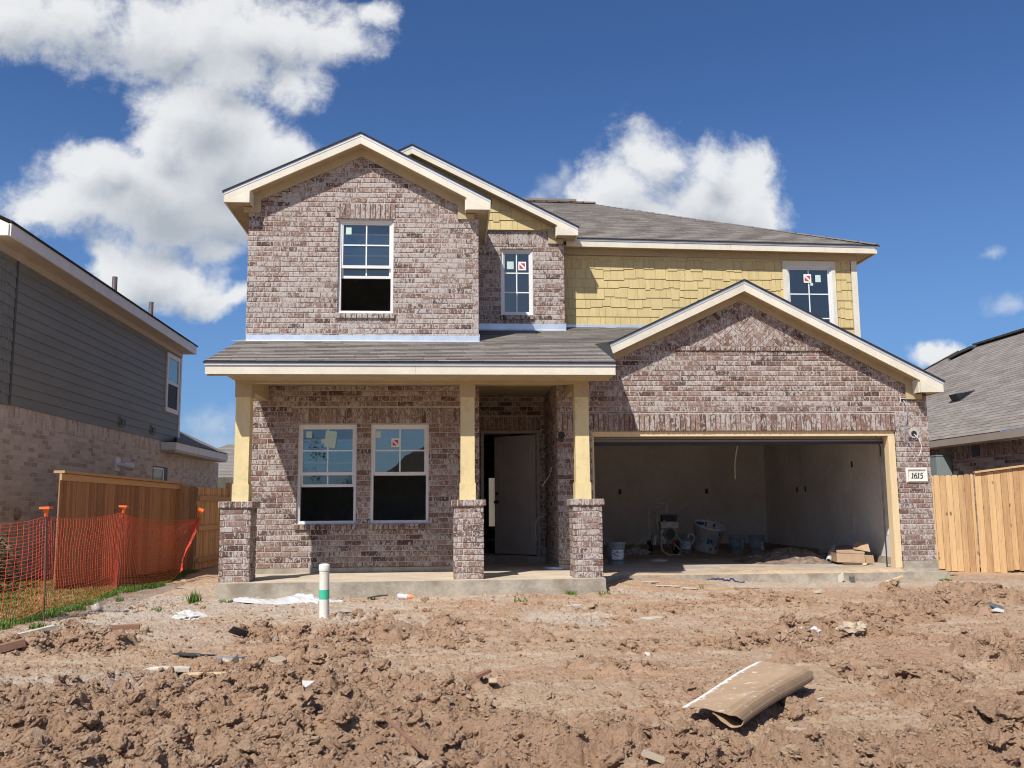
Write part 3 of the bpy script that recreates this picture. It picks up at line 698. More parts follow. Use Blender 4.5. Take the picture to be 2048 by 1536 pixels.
def domes(x,y,cell,seed,dens,r0=.35,r1=.75,asp=.8):
    X,Y=x/cell,y/cell; ix,iy=np.floor(X),np.floor(Y); out=np.zeros_like(x)
    for di in (-1,0,1):
        for dj in (-1,0,1):
            a,b=ix+di,iy+dj; k=h2(a,b,seed)
            cx_=a+h2(a,b,seed+1); cy_=b+h2(a,b,seed+2); r=r0+(r1-r0)*h2(a,b,seed+3)**2
            el=.6+.8*h2(a,b,seed+4); d2=(((X-cx_)*el)**2+((Y-cy_)/el)**2)/(r*r)
            h=np.where(k<dens,np.sqrt(np.clip(1-d2,0,1))*r*cell*asp,0); out=np.maximum(out,h)
    return out
def billow(x,y,seed,o,g):
    s=0.;a=1.;t=0.
    for i in range(o):
        s=s+a*np.abs(2*vn(x*2.07**i+i*13.1,y*2.07**i-i*7.7,seed+i)-1); t+=a; a*=g
    return s/t
def ss(x,a,b): t=np.clip((x-a)/(b-a),0,1); return t*t*(3-2*t)
FX=[-6,-3.2,-2.6,-2.1,-1.5,-.9,-.2,.5,1.0,1.8,2.6,3.3,4.2,6]
FY=[6.2,6.1,6.7,7.2,8.0,8.0,6.9,6.2,5.5,5.1,5.3,5.7,6.2,6.6]
PATCH=[(3.65,8.75,.75,.5,.9),(3.25,6.75,.50,.42,1.),(1.6,8.0,.22,.2,.9),(2.5,8.3,.45,.3,.7),(-3.6,8.9,.75,.7,.9),(-1.6,9.2,.5,.45,.8),(-.9,8.8,1.1,.5,.7),
       (5.5,10.2,1.2,.6,.8),(4.6,9.6,.8,.4,.6),(6.6,11.5,1.2,.9,.7),(3.9,11.4,1.1,.6,.5),(-.2,9.6,1.,.4,.55),(4.6,7.2,.6,1.,.9),(2.2,10.6,.7,.4,.45),(2.0,6.0,.35,.5,.55),(1.35,7.2,.4,.3,.5),
       (3.1,5.9,.35,.4,.7),(-.9,10.35,.35,.25,.8),(-2.9,8.4,.3,.3,.6),(.6,8.9,.8,.3,.4),(2.75,7.35,.22,.18,.8)]
def lawn_x(y): return np.interp(y,[8.8,9.8,11.,13.,14.2,16,20],[-4.75,-4.42,-4.2,-4.42,-4.2,-4.5,-4.9])
def masks(x,y):
    w=fbm(x*1.3,y*1.3,5,3)-.5; w2=fbm(x*3.1,y*3.1,9,3)-.5
    rg=ss(np.interp(x,FX,FY)-y+w*1.1+w2*.5,-.25,.35)
    rg=rg*(.62+.38*ss(fbm(x*.9+3,y*.9,21,3),.34,.5))
    for (px,py,rx,ry,a) in PATCH:
        d=np.sqrt(((x-px)/rx)**2+((y-py)/ry)**2)+w*.9+w2*.9
        rg=np.maximum(rg,a*ss(1.12-d,0,.42))
    lawn=ss(lawn_x(y)+w2*.25-x,-.06,.10)*ss(y,8.8+0*x,9.4)
    rg=rg*(1-lawn)
    # dry whitish dust: near the slab, along the lawn edge, paint wash-out
    strip=lambda cx_,cy_,rx,ry: ss(1.1-np.sqrt(((x-cx_)/rx)**2+((y-cy_)/ry)**2)+w*1.1+w2*1.2,.0,.6)
    pale=np.maximum.reduce([strip(-1.8,11.3,2.4,1.3)*.75,strip(-3.7,11.2,.65,2.6)*.95,strip(-2.9,9.6,1.2,.9)*.6,strip(1.25,10.1,.5,.5)*.8,
        strip(2.2,12.2,1.3,.7)*.75,strip(5.6,13.2,2.4,.6)*.7,strip(-.2,11.9,1.8,.5)*.6,strip(-2.6,6.85,1.2,.5)*.62,strip(-3.3,7.2,1.2,.5)*.36,strip(-3.8,13.5,1.0,2.)*.6,strip(1.0,7.4,2.2,.45)*.40,strip(3.2,9.8,2.0,.38)*.38,strip(1.5,6.3,.5,.6)*.3,strip(-1.2,10.3,1.6,.7)*.62])
    return rg,pale,lawn
def base_z(x,y):
    z=-1.13-.0115*np.clip(12-y,0,9)
    z=z-.05*ss(y,13.5,17.5)-.12*ss(x,6.5,9.5)*ss(y,12.5,17)
    z=z+.10*np.exp(-((x-3.1)/1.0)**2-((y-13.35)/.55)**2)+.05*np.exp(-((x-2.3)/.5)**2-((y-12.9)/.5)**2)
    z=z+.06*ss(lawn_x(y)-x,-.2,1.2)*ss(y,9.2,12.)
    z=z-.025*ss(y,12.6,11.0)*ss(x,-3,-1.5)
    return z
def terrain(x,y,detail=True):
    rg,pale,lawn=masks(x,y); z=base_z(x,y)
    a=fbm(x*.8,y*1.1,31,3)-.5
    z=z+a*.07*(1-lawn)*ss(13.2-y,-.3,1.5)
    # furrows pushed up by machines
    u=x*.35+y*.94+(fbm(x*.6,y*.6,41,2)-.5)*1.2
    z=z+rg*(.035*np.sin(u*6.5)+.03*np.sin(u*11+1.3))*.8
    # wheel ruts on the smooth part
    v=y-.18*x+(fbm(x*.5,y*.5,43,2)-.5)*.5
    z=z-(1-rg)*(1-lawn)*.018*(np.exp(-((v-7.4)/.16)**2)+np.exp(-((v-8.35)/.14)**2)+np.exp(-((v-9.2)/.2)**2))
    if detail:
        qx=x+(vn(x*9,y*9,51)-.5)*.07; qy=y+(vn(x*9,y*9,52)-.5)*.07
        big=domes(qx,qy,.30,61,.45,.25,.5,.50); mid=domes(qx,qy,.125,65,.6,.3,.6,.62); sml=domes(qx,qy,.055,69,.7,.3,.7,.7)
        k=ss(rg,.05,.75)
        bl=billow(qx*3.4,qy*3.6,111,5,.54); b2=billow(x*13,y*13,131,4,.62)
        z=z+k*(big*.45+mid*.42+sml*.30+(bl-.42)*.25+(b2-.4)*.042+(billow(x*38,y*38,151,3,.6)-.4)*.012+(fbm(x*2.6,y*2.6,81,3)-.5)*.16)
        lo=(1-k)*(1-lawn)
        z=z+lo*((billow(x*5,y*6,141,6,.68)-.4)*.052+(fbm(x*4,y*4,83,5,.55)-.5)*.026+(fbm(x*16,y*16,87,4,.6)-.5)*.017+domes(qx,qy,.16,91,.16,.12,.28,.6)*.8+domes(x,y,.07,95,.22,.15,.45,.6)*.8+domes(x,y,.03,99,.35,.2,.6,.6)*.6)
        # drying cracks and scuffs
        cr=np.abs(fbm(x*5,y*9,103,4,.55)-.5); z=z-lo*.012*ss(.025-cr,0,.025)
        z=z+lawn*(fbm(x*6,y*6,107,3)-.5)*.03
    return z,rg,pale,lawn
def tz(x,y):
    return float(terrain(np.array([float(x)]),np.array([float(y)]))[0][0])
def mesh_np(name,v,f,attrs,mats,smooth=True,mi=None):
    me=bpy.data.meshes.new(name); k=f.shape[1]
    me.vertices.add(len(v)); me.vertices.foreach_set('co',v.astype(np.float32).ravel())
    me.loops.add(f.size); me.loops.foreach_set('vertex_index',f.astype(np.int32).ravel())
    me.polygons.add(len(f)); me.polygons.foreach_set('loop_start',np.arange(0,f.size,k,dtype=np.int32)); me.polygons.foreach_set('loop_total',np.full(len(f),k,dtype=np.int32))
    for mt in mats: me.materials.append(mt)
    me.polygons.foreach_set('use_smooth',np.full(len(f),smooth))
    for nm,a in attrs.items():
        at=me.attributes.new(nm,'FLOAT','POINT'); at.data.foreach_set('value',a.astype(np.float32))
    me.update(calc_edges=True); me.validate()
    ob=bpy.data.objects.new(name,me); COL.objects.link(ob); return ob

def dirt_material(name,clod=False):
    mt,T,b,geo=newmat(name)
    pale=T.attr('pale'); lawn=T.attr('lawn'); rg=T.attr('rough')
    n1=T.noise(geo,.9,5,.6); n2=T.noise(geo,7.,6,.65); n3=T.noise(geo,45.,5,.7); n4=T.noise(geo,2.6,5,.6,.6)
    tan=(.56,.40,.262); brown=(.365,.224,.136); red=(.52,.325,.20); grey=(.40,.32,.245)
    c=T.mix(T.sm(n1,.38,.62),tan,red)
    c=T.mix(T.math('MULTIPLY',T.sm(n4,.48,.62),.7),c,T.mix(.4,tan,(.50,.37,.25)))
    c=T.mix(T.math('MULTIPLY',T.sm(rg,.08,.7),.85),c,T.mix(T.sm(n2,.35,.65),brown,(.465,.295,.186)))
    c=T.mix(T.math('MULTIPLY',T.sm(n2,.58,.74),.25),c,grey)
    c=T.mix(T.math('MULTIPLY',T.sm(n3,.56,.72),.5),c,(.20,.12,.07)); n5=T.noise(geo,85.,4,.7); c=T.mix(T.math('MULTIPLY',T.sm(n5,.54,.70),.35),c,(.56,.45,.34))
    pk=T.math('ADD',T.math('ADD',pale,T.math('MULTIPLY',T.math('SUBTRACT',n2,.5),1.5)),T.math('MULTIPLY',T.math('SUBTRACT',n3,.5),.9))
    c=T.mix(T.math('MULTIPLY',T.sm(pk,.2,1.0),.85),c,T.mix(T.sm(n3,.35,.6),(.50,.41,.31),(.66,.59,.50)))
    sk_=T.noise(T.mapv(geo,(.45,2.6,1.),(0,0,.16)),1.5,6,.62,.4); c=T.mix(T.math('MULTIPLY',T.math('MULTIPLY',T.sm(sk_,.50,.66),.75),T.math('SUBTRACT',1.,T.sm(rg,.1,.6))),c,(.64,.50,.36))
    sp=T.noise(geo,120.,2,.5); c=T.mix(T.math('MULTIPLY',T.sm(sp,.67,.74),.75),c,(.62,.55,.47))
    if not clod:
        ln=T.mix(T.sm(n2,.35,.65),(.09,.085,.03),(.21,.16,.075)); c=T.mix(lawn,c,ln)
    T.L.new(c,b.inputs['Base Color']); b.inputs['Roughness'].default_value=.97; b.inputs['Specular IOR Level'].default_value=.1
    h=T.math('ADD',T.math('MULTIPLY',n3,.8),T.math('ADD',T.math('MULTIPLY',T.noise(geo,140.,4,.7),.45),T.math('MULTIPLY',T.noise(geo,18.,4,.6),.8)))
    setbump(T,b,h,1.0,.032)
    return mt
DIRT=dirt_material('clay_dirt'); CLOD=dirt_material('clay_clods',True)
# one ground sheet: fine near the house, coarse out to the horizon
ys=[3.3]
while ys[-1]<16.5: ys.append(ys[-1]+max(.0072,ys[-1]**2/4300))
while ys[-1]<900: ys.append(ys[-1]*1.07)
ys=np.array(ys); NC=1640
cu=np.linspace(-1,1,NC)
yy_=np.repeat(ys,NC); uu_=np.tile(cu,len(ys))
xx_=(yy_*.085)+uu_*(yy_*.70+1.0)
zz_,rg_,pa_,la_=terrain(xx_,yy_)
far=ss(yy_,16.,18.); zz_=zz_*(1-far)+far*(base_z(xx_,yy_))
i=np.arange((len(ys)-1)*NC); i=i[(i%NC)<NC-1]
fq=np.stack([i,i+1,i+NC+1,i+NC],1)
vv_=np.stack([xx_,yy_,zz_],1)
nb=len(vv_); big=np.array([[-900,-900,-1.62],[900,-900,-1.62],[900,900,-1.62],[-900,900,-1.62]],float)
vv_=np.vstack([vv_,big]); fq=np.vstack([fq,[[nb,nb+1,nb+2,nb+3]]])
pad=lambda a: np.concatenate([a,np.zeros(4)])
ground=mesh_np('ground',vv_,fq,dict(rough=pad(rg_),pale=pad(pa_),lawn=pad(la_)),[DIRT]); tag(ground,kind='structure')
# ---- loose clods: crumbly lumps, far too many to count
rs=np.random.RandomState(4)
def ico(sub):
    import bmesh
    bm=bmesh.new(); bmesh.ops.create_icosphere(bm,subdivisions=sub,radius=1.); bm.verts.ensure_lookup_table()
    v=np.array([q.co[:] for q in bm.verts]); f=np.array([[q.index for q in t.verts] for t in bm.faces]); bm.free(); return v,f
def lumps(sub,k,seed):
    v,f=ico(sub); out=[]
    for j in range(k):
        o=j*7.7+seed
        d=.75+.6*(fbm(v[:,0]*1.3+v[:,2]*.9+o,v[:,1]*1.3-v[:,2]*.8+o,200+j,2)-.5)*2+.75*(billow(v[:,0]*1.7+v[:,2]*1.1+o,v[:,1]*1.7-v[:,2]*1.3+o,230+j,3,.6)-.3)
        w=v*d[:,None]*np.array([rs.uniform(.8,1.3),rs.uniform(.7,1.1),rs.uniform(.55,.9)]); out.append(w)
    return out,f
LV={1:lumps(1,14,3.),2:lumps(2,14,9.),3:lumps(3,10,5.),4:lumps(4,6,2.)}
def scatter(n,ylo,yhi,smin,smax,pw):
    y=ylo+(yhi-ylo)*rs.rand(n*7)**1.25; x=y*.085+(rs.rand(n*7)*2-1)*(y*.62+.5)
    z,rg,pa,la=terrain(x,y)
    cl=fbm(x*2.3,y*2.3,301,3)
    keep=rs.rand(n*7)<(rg**1.2*.95+.085)*(.25+1.5*ss(cl,.4,.62))*(1-la)*(y<12.2)
    x,y,z,rg,pa=[q[keep][:n] for q in (x,y,z,rg,pa)]
    s=smin*(1-rs.rand(len(x))*(1-(smax/smin)**(-pw)))**(-1/pw); s=s*(.55+.45*rg)
    return x,y,z,s,pa,rg
V_,F_,P_,RG_=[],[],[],[]; nv=0
for (n,yl,yh,a,b,pw) in ((30000,3.6,8.6,.006,.085,1.45),(5500,8.,12.3,.011,.085,1.5)):
    x,y,z,s,pa,rg=scatter(n,yl,yh,a,b,pw)
    for k in range(len(x)):
        sub=4 if s[k]>.055 else (3 if s[k]>.03 else (2 if s[k]>.017 else 1)); L,f=LV[sub]; w=L[rs.randint(len(L))]
        an=rs.rand()*6.28; c_,s_=math.cos(an),math.sin(an)
        q=w*s[k]; q=np.stack([q[:,0]*c_-q[:,1]*s_+x[k],q[:,0]*s_+q[:,1]*c_+y[k],q[:,2]+z[k]+s[k]*.22],1)
        V_.append(q); F_.append(f+nv); nv+=len(q); P_.append(np.full(len(q),pa[k]*.5)); RG_.append(np.full(len(q),rs.uniform(.25,1.)))
Vc=np.vstack(V_); nbig=len(Vc)
if True:
    t=Vc*42.; d=(billow(t[:,0]+t[:,2]*.7,t[:,1]-t[:,2]*.6,331,4,.62)-.4)*.016; Vc=Vc+d[:,None]*np.array([.5,.5,1.])
# crumbs: fingertip-sized bits over everything
def crumbs(n,yl,yh,a,b):
    y=yl+(yh-yl)*rs.rand(n)**1.2; x=y*.085+(rs.rand(n)*2-1)*(y*.62+.4); z,rg,pa,la=terrain(x,y)
    k=(rs.rand(n)<(.30+.7*rg)*(.2+1.3*ss(fbm(x*1.9,y*1.9,311,3),.36,.62))*(1-la)); x,y,z,rg,pa=[q[k] for q in (x,y,z,rg,pa)]; n=len(x)
    s=a*(b/a)**(rs.rand(n)**2.2)
    o=np.array([[1,0,0],[0,1,0],[-1,0,0],[0,-1,0],[0,0,1],[0,0,-1]],float); v=o[None]*rs.uniform(.55,1.35,(n,6,1))+rs.uniform(-.35,.35,(n,6,3))
    v=v*s[:,None,None]; an=rs.rand(n)*6.28; c_,s_=np.cos(an)[:,None],np.sin(an)[:,None]
    w=np.stack([v[:,:,0]*c_-v[:,:,1]*s_+x[:,None],v[:,:,0]*s_+v[:,:,1]*c_+y[:,None],v[:,:,2]*.8+z[:,None]+s[:,None]*.35],-1).reshape(-1,3)
    f=np.array([[0,1,4],[1,2,4],[2,3,4],[3,0,4],[1,0,5],[2,1,5],[3,2,5],[0,3,5]]); F=(np.arange(n)*6)[:,None,None]+f[None]
    pl=np.where(rs.rand(n)<.07,rs.uniform(.6,1.2,n),pa*.6*rs.rand(n)); return w,F.reshape(-1,3),np.repeat(pl,6),np.repeat(rs.uniform(.0,1.,n),6)
for q in (crumbs(110000,3.6,8.2,.0035,.013),crumbs(45000,8.,12.6,.006,.018)):
    V_.append(q[0]); F_.append(q[1]+len(Vc)); P_.append(q[2]); RG_.append(q[3]); Vc=np.vstack([Vc,q[0]])
clods=mesh_np('dirt_clods',Vc,np.vstack(F_),dict(rough=np.concatenate(RG_),pale=np.concatenate(P_)),[CLOD],smooth=False)
tag(clods,'crumbled brown clay clods strewn over the rough ground','dirt','dirt clods',kind='stuff')
# ---- lawn of the neighbouring lot
def grass_material():
    mt,T,b,geo=newmat('lawn_blades'); rnd=T.attr('rnd'); dry=T.noise(geo,1.6,4,.6)
    f=T.math('ADD',T.math('MULTIPLY',T.sm(dry,.35,.65),.62),T.math('MULTIPLY',rnd,.45))
    c=T.ramp(f,[(0,(.055,.105,.018)),(.35,(.13,.17,.035)),(.7,(.30,.25,.09)),(1,(.42,.33,.16))])
    edge=T.attr('green'); c=T.mix(edge,c,T.mix(rnd,(.05,.12,.018),(.13,.24,.04)))
    T.L.new(c,b.inputs['Base Color']); b.inputs['Roughness'].default_value=.7; b.inputs['Specular IOR Level'].default_value=.2; return mt
GRASS=grass_material()
def blades(x,y,z,h,w,green,name):
    n=len(x); an=rs.rand(n)*6.28; ln=rs.rand(n)*.75+.1; a2=rs.rand(n)*6.28
    dx,dy=np.cos(an)*w,np.sin(an)*w; lx,ly=np.cos(a2)*h*ln,np.sin(a2)*h*ln
    v=np.stack([np.stack([x-dx,y-dy,z],1),np.stack([x+dx,y+dy,z],1),np.stack([x+lx*.45+dx*.7,y+ly*.45+dy*.7,z+h*.6],1),np.stack([x+lx*.45-dx*.7,y+ly*.45-dy*.7,z+h*.6],1),np.stack([x+lx,y+ly,z+h*(1-.35*ln)],1)],1).reshape(-1,3)
    b=np.arange(n)*5; f=np.vstack([np.stack([b,b+1,b+2],1),np.stack([b,b+2,b+3],1),np.stack([b+3,b+2,b+4],1)])
    return mesh_np(name,v,f,dict(rnd=np.repeat(rs.rand(n),5),green=np.repeat(green,5)),[GRASS],smooth=False)
n=95000
y=9.0+9.5*rs.rand(n)**1.4; x=-7.2+3.3*rs.rand(n); z,rg,pa,la=terrain(x,y)
k=(la>.35); x,y,z=x[k],y[k],z[k]
ed=ss(.55-(lawn_x(y)-x),0,.5)
gr=blades(x,y,z-.004,.025+.035*rs.rand(len(x))+.025*ed*rs.rand(len(x)),.0035+.002*rs.rand(len(x)),ed*.85,'lawn_grass')
tag(gr,'patchy green and straw coloured lawn behind the orange netting','grass',kind='stuff')
def tuft(x0,y0,n,hh,sp,lab,gn=.9):
    x=x0+np.clip(rs.randn(n),-1.1,1.1)*sp*.8; y=y0+np.clip(rs.randn(n),-1.1,1.1)*sp*.8; z=terrain(x,y)[0]
    o=blades(x,y,z-.01,hh*(.4+.6*rs.rand(n)),.004+.003*rs.rand(n),np.full(n,gn),'weed_tuft'); return tag(o,lab,'weed','weeds growing in the bare dirt')
for q in ((-3.12,12.0,110,.19,.06,'taller green weed tuft at the left corner of the porch slab'),(-2.72,11.95,60,.07,.07,'low green weeds beside the left end of the white sheeting'),
          (1.62,12.24,90,.09,.06,'small bright green weed under the right brick pier'),(2.02,12.05,60,.08,.08,'weed tuft on dirt just right of the porch slab corner'),
          (-.95,12.02,40,.06,.05,'sparse weed sprigs near the black scrap by the slab'),(7.35,13.5,160,.06,.07,'low weeds along the right garage corner'),
          (.9,11.6,40,.07,.08,'thin weed sprigs in front of the middle brick pier'),(3.45,12.6,14,.10,.02,'tiny seedling standing in the pale dirt near the garage'),
          (-3.3,11.1,26,.11,.05,'thin dry weeds in pale dirt between lawn and porch'),(-4.0,9.75,150,.10,.10,'straggly dry grass clump at the dirt edge of the lawn'),(-4.05,12.1,60,.09,.045,'small grass clump on the whitish strip beside the lawn')):
    tuft(*q)
# ------------------------------------------------------------------ left neighbour house
LAP=pm('grey_lap_siding',(.195,.196,.160),.6,.07,3.,.06,40,stretch=(1,.25,1))
GTRIM=pm('white_neighbour_trim',(.74,.725,.67),.55,.05,3.)
GSOF=pm('beige_soffit_paint',(.50,.45,.37),.6,.06,3.)
NBR=coursed_brick('tan_neighbour_brick','Y',[(.37,.30,.225),(.53,.455,.35),(.61,.53,.415),(.67,.60,.49)],(.62,.575,.48))
NBRS=coursed_brick('tan_soldier_brick','Y',[(.37,.30,.225),(.53,.455,.35),(.61,.53,.415),(.67,.60,.49)],(.62,.575,.48),rot=True,bw=.24)
NBF=coursed_brick('tan_front_brick','X',[(.37,.30,.225),(.53,.455,.35),(.61,.53,.415),(.67,.60,.49)],(.62,.575,.48))
nx=-6.8
nb_=thing('neighbour_house',(-9.5,18,-1.2),'grey sided two-storey neighbour house with tan brick ground floor on the left','house')
m=M(); m.box(-16,nx,14.1,24.0,-1.5,1.37); m.box(-15,nx-.004,24.,28.3,-1.5,1.37); m.build('brick_wall',NBR,nb_)
m=M(); m.box(-16,nx+.004,14.096,24.0,1.37,1.64); m.box(nx-.3,nx+.002,24.02,28.3,1.06,1.36); m.build('soldier_course',NBRS,nb_)
m=M(); m.face([(-16,14.09,-1.5),(nx,14.09,-1.5),(nx,14.09,1.64),(-16,14.09,1.64)]); m.build('front_brick_wall',NBF,nb_)
m=M(); m.box(-16,nx-.01,14.12,24.,1.64,4.1); z=1.64
while z<4.02:
    m.prism([(nx+.022,z),(nx+.006,z+.17),(nx-.02,z+.17),(nx-.02,z)],lambda a,b,c:(a,c,b),14.86,23.92,r=R.random()); z+=.165
m.prism([(-16,4.1),(-6.81,4.1),(-6.81,4.2),(-11.5,6.45),(-16,4.25)],lambda a,b,c:(a,c,b),14.12,14.3); m.build('lap_siding',LAP,nb_)
m=M(); z=1.64
while z<4.02:
    y=14.2
    while y<14.8:
        w=R.choice((.1,.14,.18,.22)); e=min(y+w,14.8); lo=z-R.choice((0,.015,.03))
        m.prism([(y+.003,lo),(e-.003,lo),(e-.003,z+.19),(y+.003,z+.19)],lambda a,b,c,z=z:(nx+c+(z+.17-b)*.08,a,b),.002,.012,r=R.random()); y=e
    z+=.17
m.build('shake_panel',LAP,nb_)
m=M(); m.box(nx-.01,nx+.03,14.80,14.86,1.64,4.02); m.build('trim_strip',pm('dark_grey_trim',(.07,.075,.072),.6,.05,3.),nb_)
m=M(); m.box(nx-.1,nx+.03,14.08,14.2,1.64,4.02); m.box(nx-.1,nx+.035,23.92,24.03,1.62,4.0); m.build('corner_board',GTRIM,nb_)
m=M(); m.face([(-6.42,13.75,4.26),(-6.42,24.15,4.19),(-11.5,24.15,6.6),(-11.5,13.75,6.67)],.5); m.face([(-16.6,13.75,4.26),(-16.6,24.15,4.19),(-11.5,24.15,6.6),(-11.5,13.75,6.67)],.5)
m.build('roof',SHING,nb_)
m=M(); m.prism([(13.75,4.235),(24.15,4.16),(24.15,4.19),(13.75,4.262)],lambda a,b,c:(c,a,b),-6.44,-6.415); m.build('shingle_edge',SHEDGE,nb_)
m=M(); m.prism([(13.8,4.04),(24.1,3.955),(24.1,4.155),(13.8,4.232)],lambda a,b,c:(c,a,b),-6.47,-6.44)
m.prism([(-6.47,4.04),(-6.9,4.04),(-6.9,4.42),(-6.47,4.22)],lambda a,b,c:(a,c,b),13.78,13.80); m.prism([(-6.9,4.22),(-11.5,6.4),(-11.5,6.62),(-6.9,4.44)],lambda a,b,c:(a,c,b),13.78,13.80)
m.build('fascia',GTRIM,nb_)
m=M(); m.prism([(13.8,4.05),(24.08,3.965),(24.08,3.98),(13.8,4.065)],lambda a,b,c:(c,a,b),-6.79,-6.47); m.prism([(13.85,3.93),(24.0,3.86),(24.,3.96),(13.85,4.05)],lambda a,b,c:(c,a,b),-6.8,-6.755); m.build('soffit',GSOF,nb_)
m=M(); m.box(-6.79,-6.455,24.085,24.1,3.96,4.15); m.build('eave_end_cap',GTRIM,nb_)
# upstairs side window
m=M(); y0,y1,z0,z1=22.75,23.80,2.36,3.80
for q in ((y0,y0+.11,z0,z1),(y1-.11,y1,z0,z1),(y0+.11,y1-.11,z1-.11,z1),(y0+.11,y1-.11,z0,z0+.11),(y0+.11,y1-.11,3.05,3.12)): m.box(nx,nx+.05,q[0],q[1],q[2],q[3])
wn=m.build('window',GTRIM,nb_)
m=M(); m.face([(nx+.03,y0+.11,3.12),(nx+.03,y1-.11,3.12),(nx+.03,y1-.11,z1-.11),(nx+.03,y0+.11,z1-.11)]); m.build('pane',pm('reflective_pane',(.16,.33,.32),.05,.15,1.5,spec=1.),wn)
m=M(); m.face([(nx+.03,y0+.11,z0+.11),(nx+.03,y1-.11,z0+.11),(nx+.03,y1-.11,3.05),(nx+.03,y0+.11,3.05)]); m.build('insect_screen',pm('dark_screen',(.03,.032,.034),.7,.1,3.),wn)
# ground floor window beside the fence
m=M(); y0,y1,z0,z1=22.1,23.25,.1,1.02
m.box(nx-.08,nx+.0025,y0,y1,z0,z1); wn=m.build('window',BLACK,nb_)
m=M(); m.face([(nx+.005,y0+.05,z0+.05),(nx+.005,y1-.42,z0+.05),(nx+.005,y1-.42,z1-.08),(nx+.005,y0+.05,z1-.08)]); m.build('pane',pm('green_pane',(.13,.19,.16),.05,.2,1.5,spec=1.),wn)
m=M(); m.box(nx,nx+.02,y1-.42,y1-.35,z0,z1-.04); m.box(nx,nx+.02,y0,y1-.42,z1-.08,z1-.03); m.build('window_frame',GTRIM,wn)
for y,z,h in ((19.85,1.83,.20),(21.9,1.83,.20)):
    m=M(); m.box(nx,nx+.05,y-.15,y+.15,z-h/2,z+h/2); m.box(nx+.05,nx+.065,y-.12,y+.12,z-h/2+.03,z+h/2-.04,m=1); m.build('wall_vent',[LAP,BLACK],nb_)
m=M(); m.lathe([(.10,0),(.10,.03),(.07,.05),(.05,.05)],(nx,15.35,-.04),16,(1,0,0)); m.build('wall_spigot_cover',pm('tan_plastic',(.36,.26,.18),.6,.1,8.),nb_)
# rear single-storey wing
m=M(); m.face([(-6.40,22.55,1.60),(-6.40,27.9,1.62),(-7.9,26.5,2.40),(-7.9,24.05,2.30),(-6.85,24.05,1.85)],.35); m.face([(-6.40,27.9,1.62),(-7.9,26.5,2.40),(-13,26.5,2.4),(-13,27.9,1.62)],.5)
m.build('wing_roof',SHING,nb_)
m=M(); m.box(-6.46,-6.43,22.6,27.85,1.42,1.60); m.box(-6.79,-6.46,22.6,22.63,1.42,1.60); m.box(-13,-6.46,27.82,27.85,1.42,1.60); m.build('wing_fascia',GTRIM,nb_)
m=M(); m.box(-6.79,-6.46,22.63,27.82,1.37,1.42); m.build('wing_soffit',GSOF,nb_)
for y,lab in ((20.2,'dark vent pipe on the neighbour roof, the one nearer the street'),(22.7,'dark vent pipe on the neighbour roof above the upstairs window')):
    m=M(); m.lathe([(.055,0),(.055,.62),(.045,.62)],(-7.19,y,4.40),12); m.lathe([(.10,0),(.06,.12)],(-7.19,y,4.56),12); tag(m.build('vent_pipe',pm('brown_pipe_paint',(.085,.065,.06),.6,.1,8.) if y<21 else bpy.data.materials['brown_pipe_paint']),lab,'vent pipe','vent pipes on the neighbour roof')
fl=thing('security_floodlight',(nx+.02,19.75,.93),'small white floodlight on the tan brick wall of the left house','light')
m=M(); m.box(nx,nx+.03,19.58,19.86,.80,1.08); m.build('back_plate',VINYL,fl)
m=M(); m.tube([(nx+.03,19.72,.93),(nx+.14,19.76,.93)],.035,8); m.lathe([(.05,0),(.085,.16),(.085,.24),(.07,.24)],(nx+.12,19.74,.93),14,(.45,.85,-.12)); m.build('lamp_head',VINYL,fl)
# ------------------------------------------------------------------ far house
fh=thing('distant_house',(-4,46,-1.2),'distant house with a pale grey hipped roof between the two left buildings','house')
FSH=shingle_material('pale_grey_shingles',[(.17,.15,.13),(.22,.195,.165),(.26,.23,.20),(.30,.27,.23)])
m=M()
sl=(2.97-1.02)/5.; shingles(m,(0,40,1.06),(1,0,0),(0,1,sl),5.2*math.hypot(1,sl),lambda s:-13.5+s*.55,lambda s:2,exp=.2,tab=.9); m.build('roof',[FSH,SHEDGE],fh)
m=M(); m.box(-13,2,40.4,50,-1.5,.9); m.build('wall',pm('far_house_paint',(.12,.12,.11),.7,.1,1.),fh)
m=M(); m.box(-13.5,2,40.,40.06,.82,1.04); m.build('fascia',pm('far_fascia_paint',(.26,.26,.25),.6,.05,1.),fh)
# ------------------------------------------------------------------ right neighbour house
RBR=coursed_brick('red_tan_neighbour_brick','Y',[(.13,.08,.07),(.25,.16,.13),(.40,.31,.265),(.50,.42,.37)],(.46,.41,.37))
RBS=coursed_brick('red_tan_soldier_brick','Y',[(.13,.08,.07),(.22,.14,.115),(.30,.21,.175),(.36,.27,.23)],(.40,.35,.31),rot=True,bw=.28)
rn=thing('neighbour_house',(14,24,-1.3),'brick neighbour house with a large grey-brown roof on the right','house')
m=M(); m.box(11.3,20,16.2,33,-1.6,.98); m.build('brick_wall',RBR,rn)
m=M(); m.box(11.296,20,16.2,33,.98,1.26); m.build('soldier_course',RBS,rn)
RSH=shingle_material('grey_brown_shingles',[(.18,.152,.13),(.24,.205,.178),(.29,.25,.218),(.36,.315,.275)])
m=M(); S=.65; shingles(m,(10.98,0,1.425),(0,1,0),(1,0,S),5.14*math.hypot(1,S),lambda s:15.5+s*.0,lambda s:33.0-s/math.hypot(1,S)*1.0,exp=.142,tab=.32,lift=.006)
m.face([(16.12,15.5,4.765),(16.12,27.86,4.765),(21,27.86,1.6),(21,15.5,1.6)],.5); m.face([(16.12,27.86,4.765),(10.98,33,1.425),(21,33,1.425)],.5)
m.build('roof',[RSH,SHEDGE],rn)
m=M()
